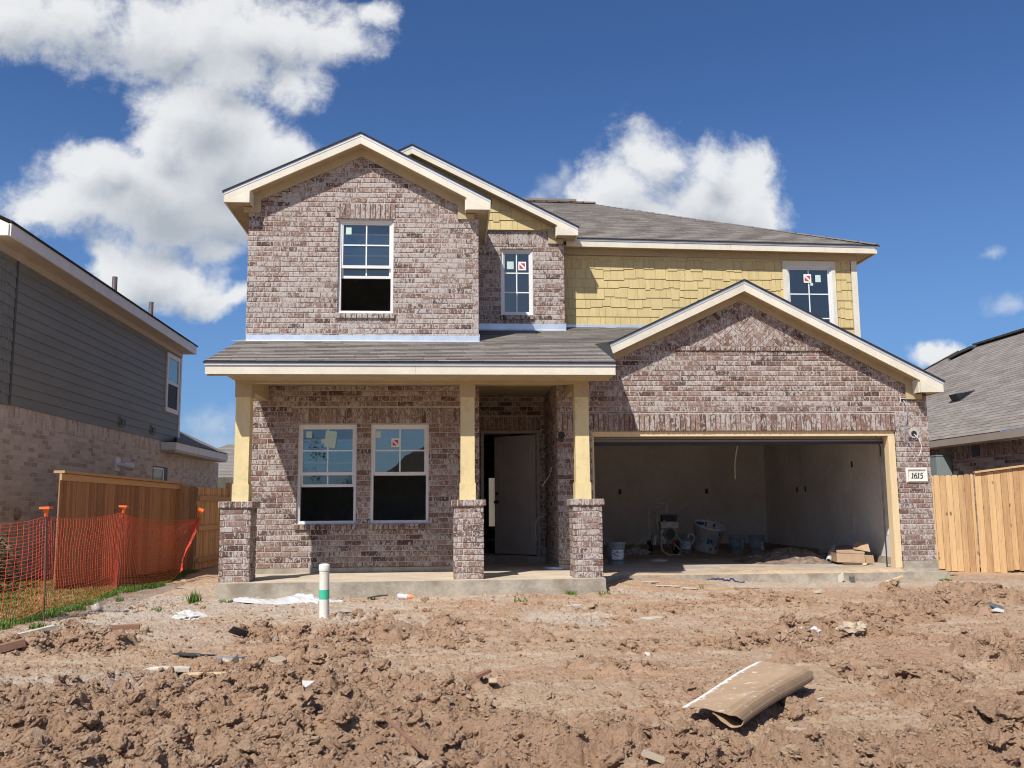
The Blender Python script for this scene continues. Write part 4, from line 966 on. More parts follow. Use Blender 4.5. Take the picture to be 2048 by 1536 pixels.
for k in range(26): m.beam((16.12,26.85-.4*k,4.80),(16.12,26.85-.4*k-.42,4.80),.30,.055,r=R.random()*.5)
m.build('ridge_vent',pm('dark_ridge_vent',(.055,.048,.044),.9,.2,10.),rn)
m=M()
for k in range(20):
    a=Vector((16.12,27.86,4.78)).lerp(Vector((10.98,33,1.44)),k/20); b=Vector((16.12,27.86,4.78)).lerp(Vector((10.98,33,1.44)),(k+1.05)/20); m.beam(a,b,.22,.02,r=R.random())
m.build('hip_cap',RSH,rn)
m=M(); m.box(10.985,11.01,15.5,33,1.27,1.415); m.build('fascia',pm('taupe_fascia_paint',(.34,.285,.235),.6,.05,2.),rn)
m=M(); m.box(11.01,11.3,15.5,33,1.262,1.275); m.build('soffit',GSOF,rn)
m=M(); m.box(11.285,11.30,19.0,19.3,1.0,1.22); m.build('wall_vent',BLACK,rn)
def onroof(x): return 1.425+.65*(x-10.98)
m=M(); a=Vector((15.62,27.32,onroof(15.62)+.05)); b=Vector((15.9,26.75,onroof(15.9)+.07)); 
m.beam((15.60,27.45,onroof(15.60)+.04),(15.74,27.1,onroof(15.74)+.07),.28,.07); m.beam((15.74,27.1,onroof(15.74)+.07),(15.92,26.7,onroof(15.92)+.06),.28,.07)
tag(m.build('roof_vent',pm('dark_vent_hood',(.05,.047,.04),.7,.2,9.)),'low curved dark roof vent near the ridge of the right house','roof vent','roof vents on the right house')
rv=thing('roof_vent',(12.85,22.2,onroof(12.85)),'black boxy roof vent hood halfway up the right house roof','roof vent','roof vents on the right house')
n_=Vector((-.545,0,.838)); up=Vector((.838,0,.545)); c=Vector((12.85,22.22,onroof(12.85)))
m=M(); m.obox(c+n_*.012,Vector((0,.26,0)),up*.24,n_*.01); m.build('base_flange',BLACK,rv)
m=M(); m.mesh([c+Vector((0,sy*.17,0))+up*u+n_*h for sy in (-1,1) for u,h in ((-.19,.03),(.15,.03),(.15,.05),(-.17,.19))],[(0,1,2,3),(7,6,5,4),(0,4,5,1),(1,5,6,2),(2,6,7,3),(3,7,4,0)]); m.build('hood',BLACK,rv)
uc=thing('utility_cabinet',(11.1,20.45,.2),'grey-green metal utility cabinet showing above the right fence','cabinet')
m=M(); m.box(10.93,11.29,20.12,20.48,-.3,1.06); m.box(10.92,11.291,20.11,20.49,1.06,1.085); m.build('cabinet_body',pm('grey_green_metal',(.23,.27,.26),.5,.05,4.,metal=.1),uc)
m=M(); m.box(10.95,11.27,20.105,20.12,-.25,1.03); m.build('cabinet_door',bpy.data.materials['grey_green_metal'],uc)
# ------------------------------------------------------------------ timber fences
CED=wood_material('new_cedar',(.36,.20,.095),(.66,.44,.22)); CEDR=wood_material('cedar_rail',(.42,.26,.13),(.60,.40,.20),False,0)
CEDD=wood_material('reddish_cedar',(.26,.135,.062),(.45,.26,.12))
def fence(a,b,zt0,zt1,zb0,zb1,lab,mt,cap=False,rails=False,bw=.115,thick=.018,jit=.012,kick=False):
    a=Vector(a);b=Vector(b); d=(b-a); L=d.length; d.normalize(); nn=Vector((d.y,-d.x))
    th=thing('timber_fence',((a.x+b.x)/2,(a.y+b.y)/2,min(zb0,zb1)),lab,'fence','new cedar fences around the yard')
    m=M(); x=0
    while x<L-.01:
        w=min(bw*R.uniform(.9,1.05),L-x); t0,t1=x/L,(x+w)/L; o=R.uniform(0,.006)
        za=zt0+(zt1-zt0)*(t0+t1)/2+R.uniform(-jit,jit); zb=zb0+(zb1-zb0)*(t0+t1)/2+R.uniform(-.02,.02)
        def fn(u,z,c): q=a+d*u+nn*(c+o); return (q.x,q.y,z)
        e=.022 if not cap else .001
        m.prism([(x+.003,zb),(x+w-.003,zb),(x+w-.003,za-e),(x+w-.003-e,za),(x+.003+e,za),(x+.003,za-e)],fn,0,thick,R.random()); x+=w
    m.build('board_panel',mt,th)
    def rail(z0,z1,h,c0,c1,nm,m_=CEDR,pr=.0):
        m=M(); p=a+nn*((c0+c1)/2)+(d*.28 if c1<0 else d*0); q=b+nn*((c0+c1)/2); m.beam((p.x,p.y,z0),(q.x,q.y,z1),abs(c1-c0),h,r=R.random()); m.build(nm,m_,th)
    if cap: rail(zt0+.02,zt1+.02,.035,-.07,.075,'cap_rail')
    if cap and mt is CEDD: rail(zt0-.05,zt1-.05,.09,thick+.002,thick+.022,'trim_board')
    if rails:
        H=zt0-zb0
        for k in (.12,.5,.86): rail(zb0+H*k,zb1+(zt1-zb1)*k,.09,thick+.004,thick+.045,'rail')
    else:
        H=zt0-zb0
        for k in (.15,.8): rail(zb0+H*k,zb1+(zt1-zb1)*k,.09,-.045,-.004,'rail')
    if kick: rail(zb0-.07,zb1-.07,.14,-.03,.0,'kickboard',CEDD)
    for k in range(int(L//2.4)+1):
        q=a+d*min(L-.05,k*2.4+.5)-nn*(.0 if not rails else -.0)-nn*.09
        m=M(); m.box(q.x-.045,q.x+.045,q.y-.045,q.y+.045,min(zb0,zb1)-.2,zt0-.08); m.build('fence_post',CEDR,th)
    return th
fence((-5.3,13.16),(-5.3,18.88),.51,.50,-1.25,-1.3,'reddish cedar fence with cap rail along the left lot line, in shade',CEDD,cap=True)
fence((-5.3,18.92),(-4.93,18.85),.50,.46,-1.25,-1.2,'narrow golden cedar fence section facing the street beside the left house line',CED)
fence((-4.93,18.88),(-4.93,21.4),.455,.47,-1.18,-1.2,'cedar fence section with its rails showing, behind the left porch pier',CED,rails=True)
m=M(); m.box(-4.97,-4.87,21.42,21.52,-1.3,.60); 
tag(m.build('gate_post',CEDR),'bare cedar gate post left of the porch post','post')
fence((8.9,17.75),(10.12,17.32),.535,.565,-1.21,-1.30,'golden cedar fence panel with dog-eared tops next to the garage corner',CED,kick=True)
fence((10.10,17.25),(11.6,16.85),.575,.77,-1.33,-1.16,'taller golden cedar fence with a rising cap rail at the right edge',CED,cap=True)
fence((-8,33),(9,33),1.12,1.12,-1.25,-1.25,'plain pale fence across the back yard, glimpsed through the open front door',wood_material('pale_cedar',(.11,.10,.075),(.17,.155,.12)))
# ------------------------------------------------------------------ orange safety fence
NETM=pm('orange_net_plastic',(.72,.085,.03),.55,.12,14.,rv=.15)
sf=thing('safety_fence',(-4.3,12.,-1.1),'sagging orange mesh safety fence on rusty capped stakes at the lawn edge','safety fence')
S1b,S1t=Vector((-4.235,10.35,-1.25)),Vector((-4.285,10.36,.02)); S2b,S2t=Vector((-4.46,13.15,-1.2)),Vector((-4.42,13.18,.04)); S3b,S3t=Vector((-4.83,17.5,-1.15)),Vector((-4.36,16.95,-.02))
for b,t in ((S1b,S1t),(S2b,S2t),(S3b,S3t)):
    m=M(); m.tube([b,(b+t)/2+Vector((.004,0,0)),t],.0085,7); st=m.build('stake',RUST,sf)
    ax=(t-b).normalized(); m=M(); m.lathe([(.013,-.085),(.02,-.075),(.022,-.03),(.032,-.012),(.034,0)],t,10,ax)
    u=ax.orthogonal().normalized(); w=ax.cross(u); u,w=(Vector((1,0,0))-ax*ax.x).normalized(),None; w=ax.cross(u)
    m.obox(t+ax*.012,u*.052,w*.052,ax*.012); m.build('stake_cap',CAPO,st)
def lerp(a,b,t): return a+(b-a)*t
NH=27
def panel(top,bot,nu,nh=NH,bulge=0.,sag=.03):
    """top/bot: functions of t giving Vectors"""
    m=M(); g=[]
    for i in range(nu+1):
        t=i/nu; col=[]
        for j in range(nh+1):
            s=j/nh; q=bot(t).lerp(top(t),s); q.x+=bulge*math.sin(math.pi*t)*math.sin(math.pi*min(1,s*1.1))+.012*math.sin(9*t+3*s)+R.uniform(-.003,.003); q.y+=R.uniform(-.004,.004); q.z-=sag*math.sin(math.pi*t)*(.4+.6*s)+R.uniform(-.002,.002); col.append(q)
        g.append(col)
    for j in range(nh+1):
        th=.0034 if j in (0,nh) else .0024
        m.tube([g[i][j] for i in range(nu+1)],th*1.0,4,r=R.random(),sm=False,cap=False)
    for i in range(nu+1): m.tube(g[i],.0022,4,r=R.random(),sm=False,cap=False)
    return m
def crv(pts):
    k=len(pts)-1; P=[Vector(p) for p in pts]
    def f(t):
        x=min(max(t,0),1)*k; i=min(int(x),k-1); u=x-i
        p0=P[max(i-1,0)];p1=P[i];p2=P[i+1];p3=P[min(i+2,k)]
        return .5*((2*p1)+(p2-p0)*u+(2*p0-5*p1+4*p2-p3)*u*u+(3*p1-p0-3*p2+p3)*u**3)
    return f
m=panel(crv([(-5.4,9.5,-.14),(-4.6,10.13,-.11),(-4.275,10.37,-.06)]),crv([(-5.4,9.5,-1.13),(-4.6,10.12,-1.14),(-4.25,10.33,-1.02)]),17,sag=.02); m.build('netting',NETM,sf)
m=panel(crv([(-4.275,10.37,-.06),(-4.36,11.8,-.055),(-4.43,13.17,-.03)]),crv([(-4.25,10.37,-1.02),(-4.30,11.8,-1.05),(-4.46,13.14,-1.02)]),34,bulge=-.05,sag=.035); m.build('netting',NETM,sf)
m=panel(crv([(-4.43,13.17,-.03),(-4.56,14.2,-.10),(-4.60,15.6,-.16),(-4.41,17.0,-.17)]),crv([(-4.46,13.14,-1.00),(-4.40,14.4,-1.07),(-4.30,15.3,-1.06),(-4.36,16.1,-.80),(-4.40,16.85,-.30)]),42,bulge=-.04,sag=.02); m.build('netting',NETM,sf)
m=M()
for k in range(16):
    o=R.uniform(-.02,.02); f=crv([(-4.38+o,17.0,-.15),(-4.44+o,16.95+o,-.40),(-4.50+o,16.7,-.68+o),(-4.46,16.3,-.86+o),(-4.36+o,15.9,-1.0+o)]); m.tube([f(t/14)+Vector((R.uniform(-.006,.006),0,R.uniform(-.006,.006))) for t in range(15)],.0035,4,r=R.random(),sm=False)
m.build('netting_bundle',NETM,sf)
# shrub by the neighbour wall
LEAF=pm('dark_shrub_leaves',(.035,.06,.022),.5,.3,6.,rv=.5)
m=M()
for k in range(2600):
    th,ph=R.uniform(0,6.28),math.acos(R.uniform(-1,1)); rr=R.random()**.35*(1+.25*math.sin(3*th+2*ph))
    c=Vector((-6.25+.42*rr*math.sin(ph)*math.cos(th),12.9+1.05*rr*math.sin(ph)*math.sin(th),-.72+.52*rr*math.cos(ph)))
    a=Vector((R.uniform(-1,1),R.uniform(-1,1),R.uniform(-.5,.5))).normalized(); b=a.orthogonal().normalized(); s=R.uniform(.018,.04)
    m.face([c-a*s,c+b*s*.55,c+a*s,c-b*s*.55],R.random())
sb=thing('shrub',(-6.25,12.9,-1.15),'dark rounded shrub against the tan brick wall behind the netting','shrub'); m.build('foliage',LEAF,sb)
m=M()
for k in range(7): m.tube([(-6.25+R.uniform(-.08,.08),12.9+R.uniform(-.1,.1),-1.25),(-6.25+R.uniform(-.25,.25),12.9+R.uniform(-.6,.6),-.6)],.012,5)
m.build('stem',RUST,sb)

# ------------------------------------------------------------------ across the street: mirrored in the porch windows
ah=thing('brick_house',(5,-26,-1.5),'dark roofed house across the street, seen only as a reflection in the porch windows','house')
m=M(); m.box(-3.2,13,-32,-22,-1.8,1.5); m.build('wall',NBF,ah)
m=M(); m.prism([(-3.9,1.35),(13.6,1.35),(4.8,7.6)],lambda a,b,c:(a,c,b),-32.4,-21.4); m.build('roof',SHING,ah)
def leafball(m,c,r,n,s0=.05,s1=.10):
    for k in range(n):
        d=Vector((R.gauss(0,1),R.gauss(0,1),R.gauss(0,.8))).normalized()*r*R.random()**.4*(.7+.5*R.random()); q=Vector(c)+d
        a=Vector((R.uniform(-1,1),R.uniform(-1,1),R.uniform(-1,1))).normalized(); b=a.orthogonal().normalized(); s=R.uniform(s0,s1)
        m.face([q-a*s,q+b*s*.5,q+a*s,q-b*s*.5],R.random())
tr=thing('street_tree',(-8.,-20,-1.5),'leafy young tree across the street, seen only as a reflection in the left porch window','tree')
m=M(); m.tube([(-8.,-20,-1.6),(-7.9,-20,1.2),(-7.7,-20.1,3.2),(-7.4,-20,5.2)],[.11,.09,.06,.03],8)
for k in range(9): z=R.uniform(1.2,4.8); m.tube([(-7.85,-20,z),(-7.7+R.uniform(-1.3,1.3),-20+R.uniform(-1,1),z+R.uniform(.4,1.2))],[.035,.012],5)
m.build('trunk',RUST,tr)
m=M()
for k in range(13): leafball(m,(-7.6+R.uniform(-1.2,1.2),-20+R.uniform(-1,1),2.2+R.uniform(-.8,3.0)),.55,60)
m.build('crown',LEAF,tr)
hd=thing('street_hedge',(-4.8,-20,-1.5),'dark hedge across the street, seen only as a reflection in the left porch window','hedge')
m=M()
for k in range(12): leafball(m,(-5.3+.22*k+R.uniform(-.1,.1),-20.5,1.0+R.uniform(-.7,.7)-abs(k-6)*.05),.7,130)
m.build('foliage',LEAF,hd)
# ------------------------------------------------------------------ things around the house
PVC=pm('cream_pvc',(.74,.71,.62),.45,.05,6.,dirt=((.45,.36,.26),.35,9.))
pp=thing('standpipe',(-1.33,10.45,-1.15),'white plastic pipe with green tape standing upright in the dirt before the porch','pipe')
m=M(); m.lathe([(.054,-.1),(.054,.50)],(-1.33,10.45,-1.13),20,(-.012,0,1)); m.build('pipe_body',PVC,pp)
m=M(); m.lathe([(.060,.46),(.060,.515),(.054,.528),(.02,.535)],(-1.33,10.45,-1.13),20,(-.012,0,1)); m.build('pipe_cap',PVC,pp)
m=M(); m.lathe([(.0555,.155),(.0555,.255)],(-1.33,10.45,-1.13),20,(-.012,0,1),cap0=False,cap1=False); m.build('green_tape',pm('green_tape',(.05,.50,.30),.4,.06,9.),pp)
# house number plaque
PLQ=pm('cream_cast_stone',(.76,.71,.62),.8,.05,9.,.1,60)
hp=thing('house_number_plaque',(7.277,13.99,.44),'cream cast-stone plaque with house number 1615 set in the brick','plaque')
m=M(); x0,x1,z0,z1=7.104,7.448,.332,.554; 
m.box(x0+.03,x1-.03,13.99,14.05,z0+.03,z1-.03)
o=[(x0,z0),(x1,z0),(x1,z1),(x0,z1)]; i=[(x0+.042,z0+.042),(x1-.042,z0+.042),(x1-.042,z1-.042),(x0+.042,z1-.042)]; w=[(x0+.02,z0+.02),(x1-.02,z0+.02),(x1-.02,z1-.02),(x0+.02,z1-.02)]
for k in range(4):
    l=(k+1)%4
    m.face([(o[k][0],13.985,o[k][1]),(o[l][0],13.985,o[l][1]),(w[l][0],13.968,w[l][1]),(w[k][0],13.968,w[k][1])])
    m.face([(w[k][0],13.968,w[k][1]),(w[l][0],13.968,w[l][1]),(i[l][0],13.989,i[l][1]),(i[k][0],13.989,i[k][1])])
    m.face([(o[k][0],13.985,o[k][1]),(o[l][0],13.985,o[l][1]),(o[l][0],14.06,o[l][1]),(o[k][0],14.06,o[k][1])])
m.build('plaque_body',PLQ,hp)
m=M()
def stroke(pts,ws,ox,oz,s,sh=.2):
    P=[(x+z*sh,z) for x,z in pts]; L=[];Rr=[]
    for k in range(len(P)):
        a=P[max(k-1,0)];b=P[min(k+1,len(P)-1)]; d=Vector((b[0]-a[0],b[1]-a[1])).normalized(); n=Vector((-d.y,d.x))*ws[k]/2
        L.append((P[k][0]+n.x,P[k][1]+n.y)); Rr.append((P[k][0]-n.x,P[k][1]-n.y))
    for k in range(len(P)-1):
        m.prism([(ox+q[0]*s,oz+q[1]*s) for q in (L[k],L[k+1],Rr[k+1],Rr[k])],lambda a,b,c:(a,c,b),13.982,13.9895)
def one(ox,oz,s): stroke([(.0,.0),(.0,1.)],[.11,.11],ox,oz,s); stroke([(-.2,.0),(.2,.0)],[.07,.07],ox,oz+.02*s,s); stroke([(-.2,.8),(.0,1.)],[.06,.1],ox,oz-.02*s,s)
def arc(cx_,cz,rx,rz,a0,a1,n=14): return [(cx_+rx*math.cos(a0+(a1-a0)*k/n),cz+rz*math.sin(a0+(a1-a0)*k/n)) for k in range(n+1)]
bz,S_=.398,.082
one(7.195,bz,S_)
q=arc(.0,.3,.26,.3,0,2*math.pi,20); stroke(q,[.06+.06*abs(math.cos(2*math.pi*k/20)) for k in range(21)],7.243,bz,S_); q=[(-.27,.33),(-.24,.6),(-.1,.85),(.16,1.02)]; stroke(q,[.11,.10,.08,.05],7.243,bz,S_)
one(7.29,bz,S_)
q=arc(-.03,.28,.28,.33,2.2,-2.5,16); stroke(q,[.05+.07*math.sin(math.pi*k/16) for k in range(17)],7.336,bz,S_); stroke([(-.17,.52),(-.13,.98)],[.08,.08],7.336,bz,S_); stroke([(-.15,.95),(.24,.97)],[.10,.07],7.336,bz,S_)
m.build('numerals',BLACK,hp)
def cable(name,pts,rad,mt,lab,cat,group=None,n=6,wob=0.):
    f=crv(pts); k=len(pts)*7; m=M(); m.tube([f(t/k)+Vector((R.uniform(-wob,wob),R.uniform(-wob,wob)*.3,R.uniform(-wob,wob))) for t in range(k+1)],rad,n); return tag(m.build(name,mt),lab,cat,group)
WW=pm('white_cable_sheath',(.78,.75,.68),.5,.05,9.); GW=pm('blue_grey_wire',(.34,.39,.48),.5,.1,9.); YC=pm('yellowish_cable',(.78,.72,.56),.5,.1,9.)
cable('loose_cable',[(7.27,14.02,1.09),(7.275,13.96,1.06),(7.31,13.93,1.0),(7.345,13.93,.90),(7.33,13.94,.80),(7.30,13.95,.735)],.005,WW,'white cable hanging out of the round light hole on the garage pier','cable')
wi=thing('wire_bundle',(7.15,13.97,1.5),'tangle of thin blue-grey wires dangling from the small box on the garage pier','wires')
for k in range(4):
    f=crv([(7.13+.005*k,13.99,1.61),(7.155+.01*R.random(),13.955,1.5),(7.15+.02*R.uniform(-1,1),13.96,1.38),(7.12+.03*R.uniform(-1,1),13.95,1.25),(7.10+.02*k,13.955,1.10),(7.13+.01*k,13.96,.98),(7.20+.02*R.random(),13.95,.90),(7.215+.02*R.random(),13.96,.83)])
    m=M(); m.tube([f(t/40) for t in range(41)],.0024,5); m.build('wire',GW,wi)
cable('hanging_cable',[(5.36,16.9,1.65),(5.39,16.9,1.3),(5.385,16.92,1.1),(5.36,16.95,.95),(5.33,16.95,.72),(5.335,16.97,.49)],.012,YC,'pale cable hanging from the garage ceiling','cable')
cable('loose_cable',[(1.655,14.7,.62),(1.62,14.65,.50),(1.56,14.6,.42),(1.50,14.62,.33)],.006,YC,'thin pale wire poking from the entry side wall behind the right post','cable')
cable('loose_cable',[(1.63,15.5,-.1),(1.60,15.4,-.15),(1.50,15.35,-.18),(1.45,15.4,-.35),(1.48,15.45,-.55)],.006,YC,'thin pale wire curling low on the entry wall right of the door','cable')
# ---- garage contents
BUCK=pm('grey_bucket_plastic',(.27,.295,.325),.45,.08,6.,dirt=((.45,.43,.40),.35,9.)); LID=pm('grey_lid_plastic',(.24,.26,.28),.5,.08,6.)
def bucket_proto(lid,lab,loc,rot,tilt=0.,label=True):
    t=thing('paint_bucket',(0,0,0),lab,'bucket','grey paint buckets in the garage')
    m=M(); m.lathe([(.128,0),(.133,.01),(.146,.27)],(0,0,0),24); m.lathe([(.146,.27),(.157,.275),(.157,.285),(.15,.29),(.15,.305),(.159,.31),(.159,.32),(.151,.325),(.152,.365)],(0,0,0),24,cap0=False,cap1=False)
    m.lathe([(.145,.365),(.138,.06),(.0,.06)],(0,0,0),24,cap0=False,cap1=False); m.build('bucket_body',BUCK,t)
    if lid:
        m=M(); m.lathe([(.162,.335),(.164,.345),(.164,.375),(.155,.38),(.148,.372),(.0,.372)],(0,0,0),24,cap0=False,cap1=False); m.build('lid',LID,t)
    m=M(); m.tube([(.16*math.cos(a),.16*math.sin(a)-.02*math.sin((a-3.3)),.31-.11*math.sin((a-3.3)/2.8*3.14)) for a in [3.3+.2*k for k in range(15)]],.003,5); m.build('wire_handle',DARKSTEEL,t)
    if label:
        m=M(); pr=[]
        A=[-2.35+.1*k for k in range(17)]
        def rr(z): return .1335+(z-.01)*.05+.0025
        for k in range(16): 
            m.face([(rr(.09)*math.cos(A[k]),rr(.09)*math.sin(A[k]),.09),(rr(.09)*math.cos(A[k+1]),rr(.09)*math.sin(A[k+1]),.09),(rr(.25)*math.cos(A[k+1]),rr(.25)*math.sin(A[k+1]),.25),(rr(.25)*math.cos(A[k]),rr(.25)*math.sin(A[k]),.25)])
        m.build('paper_label',LABW,t)
        m=M()
        for k in range(9):
            z0=.185-.045*math.sin(k/9*1.9); z1=.185-.045*math.sin((k+1)/9*1.9); h0=.022*(1-k/9)+.004; h1=.022*(1-(k+1)/9)+.004
            a,b=A[k+1],A[k+2]; r_=rr(.17)+.0015
            m.face([(r_*math.cos(a),r_*math.sin(a),z0),(r_*math.cos(b),r_*math.sin(b),z1),(r_*math.cos(b),r_*math.sin(b),z1+h1),(r_*math.cos(a),r_*math.sin(a),z0+h0)])
        m.build('blue_swoosh',BLUE,t)
        m=M(); a=A[6]; r_=rr(.21)+.0018
        m.face([(r_*math.cos(a),r_*math.sin(a),.205),(r_*math.cos(a+.12),r_*math.sin(a+.12),.205),(r_*math.cos(a+.12),r_*math.sin(a+.12),.235),(r_*math.cos(a),r_*math.sin(a),.235)])
        a=A[14]; m.face([(r_*math.cos(a),r_*math.sin(a),.10),(r_*math.cos(a+.07),r_*math.sin(a+.07),.10),(r_*math.cos(a+.07),r_*math.sin(a+.07),.118),(r_*math.cos(a),r_*math.sin(a),.118)]); m.build('black_print',BLACK,t)
    t.location=loc; t.rotation_euler=(tilt,0,rot); return t
b1=bucket_proto(True,'lidded grey paint bucket at the garage edge beside the right brick pier',(2.86,15.82,FG),.1)
b2=copy_tree(b1); b2['label']='grey paint bucket with blue swoosh label tucked behind the sprayer'; b2.location=(4.93,19.2,FG); b2.rotation_euler=(0,0,-.25)
b3=bucket_proto(False,'open grey bucket splashed with white paint, left one of the pair',(5.93,18.95,FG),.9,label=False)
m=M()
for a,w,h in ((-2.0,.25,.24),(-1.75,.16,.30),(-1.5,.2,.2),(-1.35,.1,.28)):
    r_=.150; m.face([(r_*.93*math.cos(a),r_*.93*math.sin(a),.30-h),(r_*.93*math.cos(a+w*.6),r_*.93*math.sin(a+w*.6),.30-h),(r_*math.cos(a+w),r_*math.sin(a+w),.27),(r_*math.cos(a),r_*math.sin(a),.27)])
m.build('paint_drips',LABW,b3)
b4=copy_tree(b1); b4['label']='lidded grey paint bucket with a turned label, right one of the pair'; b4.location=(6.24,18.62,FG); b4.rotation_euler=(0,.02,1.15)
m=M(); m.lathe([(.165,0),(.165,.02),(.155,.032),(.15,.022),(.0,.022)],(3.77,16.65,FG),24,cap1=False); tag(m.build('bucket_lid',pm('white_lid_plastic',(.5,.5,.5),.5,.1,9.)),'loose pale bucket lid lying on the garage floor before the sprayer','lid')
m=M(); m.lathe([(.19,0),(.20,.015),(.20,.045),(.185,.05),(.18,.02),(.0,.02)],(1.66-.02,14.16,F0+.001),26,cap1=False); tag(m.build('bucket_lid',pm('shiny_grey_pan',(.42,.45,.47),.3,.08,9.,metal=.3)),'shiny grey round pan lying on the porch floor left of the right pier','pan')
# big mixing tub
TUBM=pm('white_tub_plastic',(.80,.765,.70),.55,.08,5.,dirt=((.30,.26,.22),.7,7.))
tb=thing('mixing_tub',(0,0,0),'large dirty white mixing tub tipped towards the viewer beside the sprayer','tub')
m=M(); m.lathe([(.25,0),(.262,.015),(.295,.36),(.312,.365),(.318,.50),(.335,.505),(.335,.535),(.318,.54)],(0,0,0),32,cap1=False); m.lathe([(.318,.54),(.285,.30),(.245,.03),(.0,.03)],(0,0,0),32,cap0=False,cap1=False); m.build('tub_body',TUBM,tb)
m=M()
def tubq(a0,a1,z0,z1,e=.003):
    r=lambda z:.262+(z-.015)*.0957+e if z<.36 else .314+e
    k=max(1,int((a1-a0)/.08))
    for i_ in range(k):
        a,b=a0+(a1-a0)*i_/k,a0+(a1-a0)*(i_+1)/k
        m.face([(r(z0)*math.cos(a),r(z0)*math.sin(a),z0),(r(z0)*math.cos(b),r(z0)*math.sin(b),z0),(r(z1)*math.cos(b),r(z1)*math.sin(b),z1),(r(z1)*math.cos(a),r(z1)*math.sin(a),z1)])
for (a0,a1,z0,z1) in ((-1.95,-1.78,.20,.31),(-1.74,-1.60,.22,.30),(-1.55,-1.50,.19,.31),(-1.25,-1.12,.40,.46),(-1.2,-1.05,.10,.16),(-1.6,-1.48,.08,.12)): tubq(a0,a1,z0,z1)
def inner(a0,a1,z0,z1):
    r=lambda z:.285+(z-.30)*.1375-.004
    k=max(1,int((a1-a0)/.08))
    for i_ in range(k):
        a,b=a0+(a1-a0)*i_/k,a0+(a1-a0)*(i_+1)/k
        m.face([(r(z)*math.cos(c_),r(z)*math.sin(c_),z) for c_,z in ((a,z0),(b,z0),(b,z1),(a,z1))])
inner(1.55,2.35,.43,.50); inner(2.4,2.5,.42,.51); inner(1.35,1.48,.41,.51); inner(.75,.92,.44,.50)
m.build('blue_print',BLUE,tb); tb.rotation_euler=(math.radians(17),math.radians(7),.15); tb.location=(5.36,19.30,FG+.0)
tb.location.z=FG+.075
# airless sprayer on a cart
sp=thing('paint_sprayer',(4.42,18.8,FG),'dirty wheeled paint sprayer cart with engine and hose in the dark garage','sprayer')
SPF=pm('spattered_frame_paint',(.66,.64,.59),.5,.15,12.,metal=.2); SPE=pm('grimy_engine_metal',(.40,.385,.355),.5,.25,10.,metal=.4); SPD=pm('grimy_dark_metal',(.05,.048,.046),.5,.2,10.,metal=.2)
gx,gy=4.42,18.8
m=M()
for sx in (-.19,.19):
    m.tube([(gx+sx*1.0-.08,gy+.28,FG+.16),(gx+sx-.08,gy+.26,FG+.55),(gx+sx-.07,gy+.30,FG+.98)],.014,8)
m.tube([(gx-.26,gy+.30,FG+.98),(gx-.26,gy+.2,FG+1.02),(gx+.06,gy+.2,FG+1.03),(gx+.13,gy+.30,FG+.98)],.012,8)
for k in range(5): m.tube([(gx-.24+.075*k,gy+.2,FG+1.02),(gx-.24+.075*k,gy+.31,FG+.95)],.005,5)
m.tube([(gx-.26,gy+.31,FG+.95),(gx+.12,gy+.31,FG+.95)],.006,6)
m.tube([(gx-.22,gy+.25,FG+.40),(gx-.16,gy+.0,FG+.28),(gx-.10,gy-.22,FG+.07),(gx-.02,gy-.30,FG+.015),(gx+.20,gy-.30,FG+.015),(gx+.27,gy-.22,FG+.07),(gx+.10,gy+.02,FG+.30)],.015,8)
m.build('cart_frame',SPF,sp)
m=M(); m.lathe([(.09,-.1),(.125,-.09),(.13,0),(.12,.03),(.07,.035),(.065,.05),(.02,.05)],(gx+.08,gy-.05,FG+.42),22,(0,-1,0)); m.box(gx-.06,gx+.22,gy+.0,gy+.25,FG+.30,FG+.52); m.box(gx-.10,gx+.0,gy-.02,gy+.1,FG+.22,FG+.50); m.build('engine',SPE,sp)
m=M(); m.lathe([(.095,0),(.098,.004)],(gx+.08,gy-.105,FG+.42),20,(0,-1,0))
for k in range(8): a=k*.785; m.tube([(gx+.08+.03*math.cos(a),gy-.112,FG+.42+.03*math.sin(a)),(gx+.08+.09*math.cos(a),gy-.112,FG+.42+.09*math.sin(a))],.004,4)
m.build('starter_grille',SPD,sp)
m=M(); m.mesh([(gx-.10+a*.36,gy+b,FG+.53+c) for c in (0,.13) for b in (-.06,.24) for a in (0,1)],[(0,2,3,1),(4,5,7,6),(0,1,5,4),(2,6,7,3),(0,4,6,2),(1,3,7,5)]); m.lathe([(.03,0),(.03,.03)],(gx+.0,gy+.05,FG+.66),12); m.build('fuel_tank',SPE,sp)
m=M(); m.box(gx-.02,gx+.28,gy+.1,gy+.3,FG+.62,FG+.80); m.tube([(gx+.03,gy+.0,FG+.64),(gx+.06,gy-.02,FG+.74),(gx+.14,gy-.02,FG+.77),(gx+.24,gy,FG+.66),(gx+.25,gy,FG+.58)],.012,7); m.build('air_filter',SPD,sp)
m=M(); m.lathe([(.03,0),(.034,.18),(.026,.20),(.026,.34),(.04,.35),(.04,.38)],(gx-.16,gy-.0,FG+.48),14); m.lathe([(.07,0),(.075,.16),(.05,.2)],(gx-.23,gy-.02,FG+.20),14); m.lathe([(.03,0),(.03,.26)],(gx-.12,gy-.14,FG+.10),12); m.build('pump',SPE,sp)
m=M(); m.box(gx+.12,gx+.18,gy-.13,gy-.08,FG+.22,FG+.27); m.build('red_valve',LABR,sp)
for sx in (-.27,.27):
    m=M(); m.lathe([(.05,-.03),(.125,-.035),(.14,-.02),(.14,.02),(.125,.035),(.05,.03)],(gx+sx,gy+.28,FG+.14),22,(1,0,0)); wh=m.build('wheel',BLACK,sp)
    m=M(); m.lathe([(.06,-.038),(.06,.038)],(gx+sx,gy+.28,FG+.14),14,(1,0,0)); m.build('wheel_hub',SPF,wh)
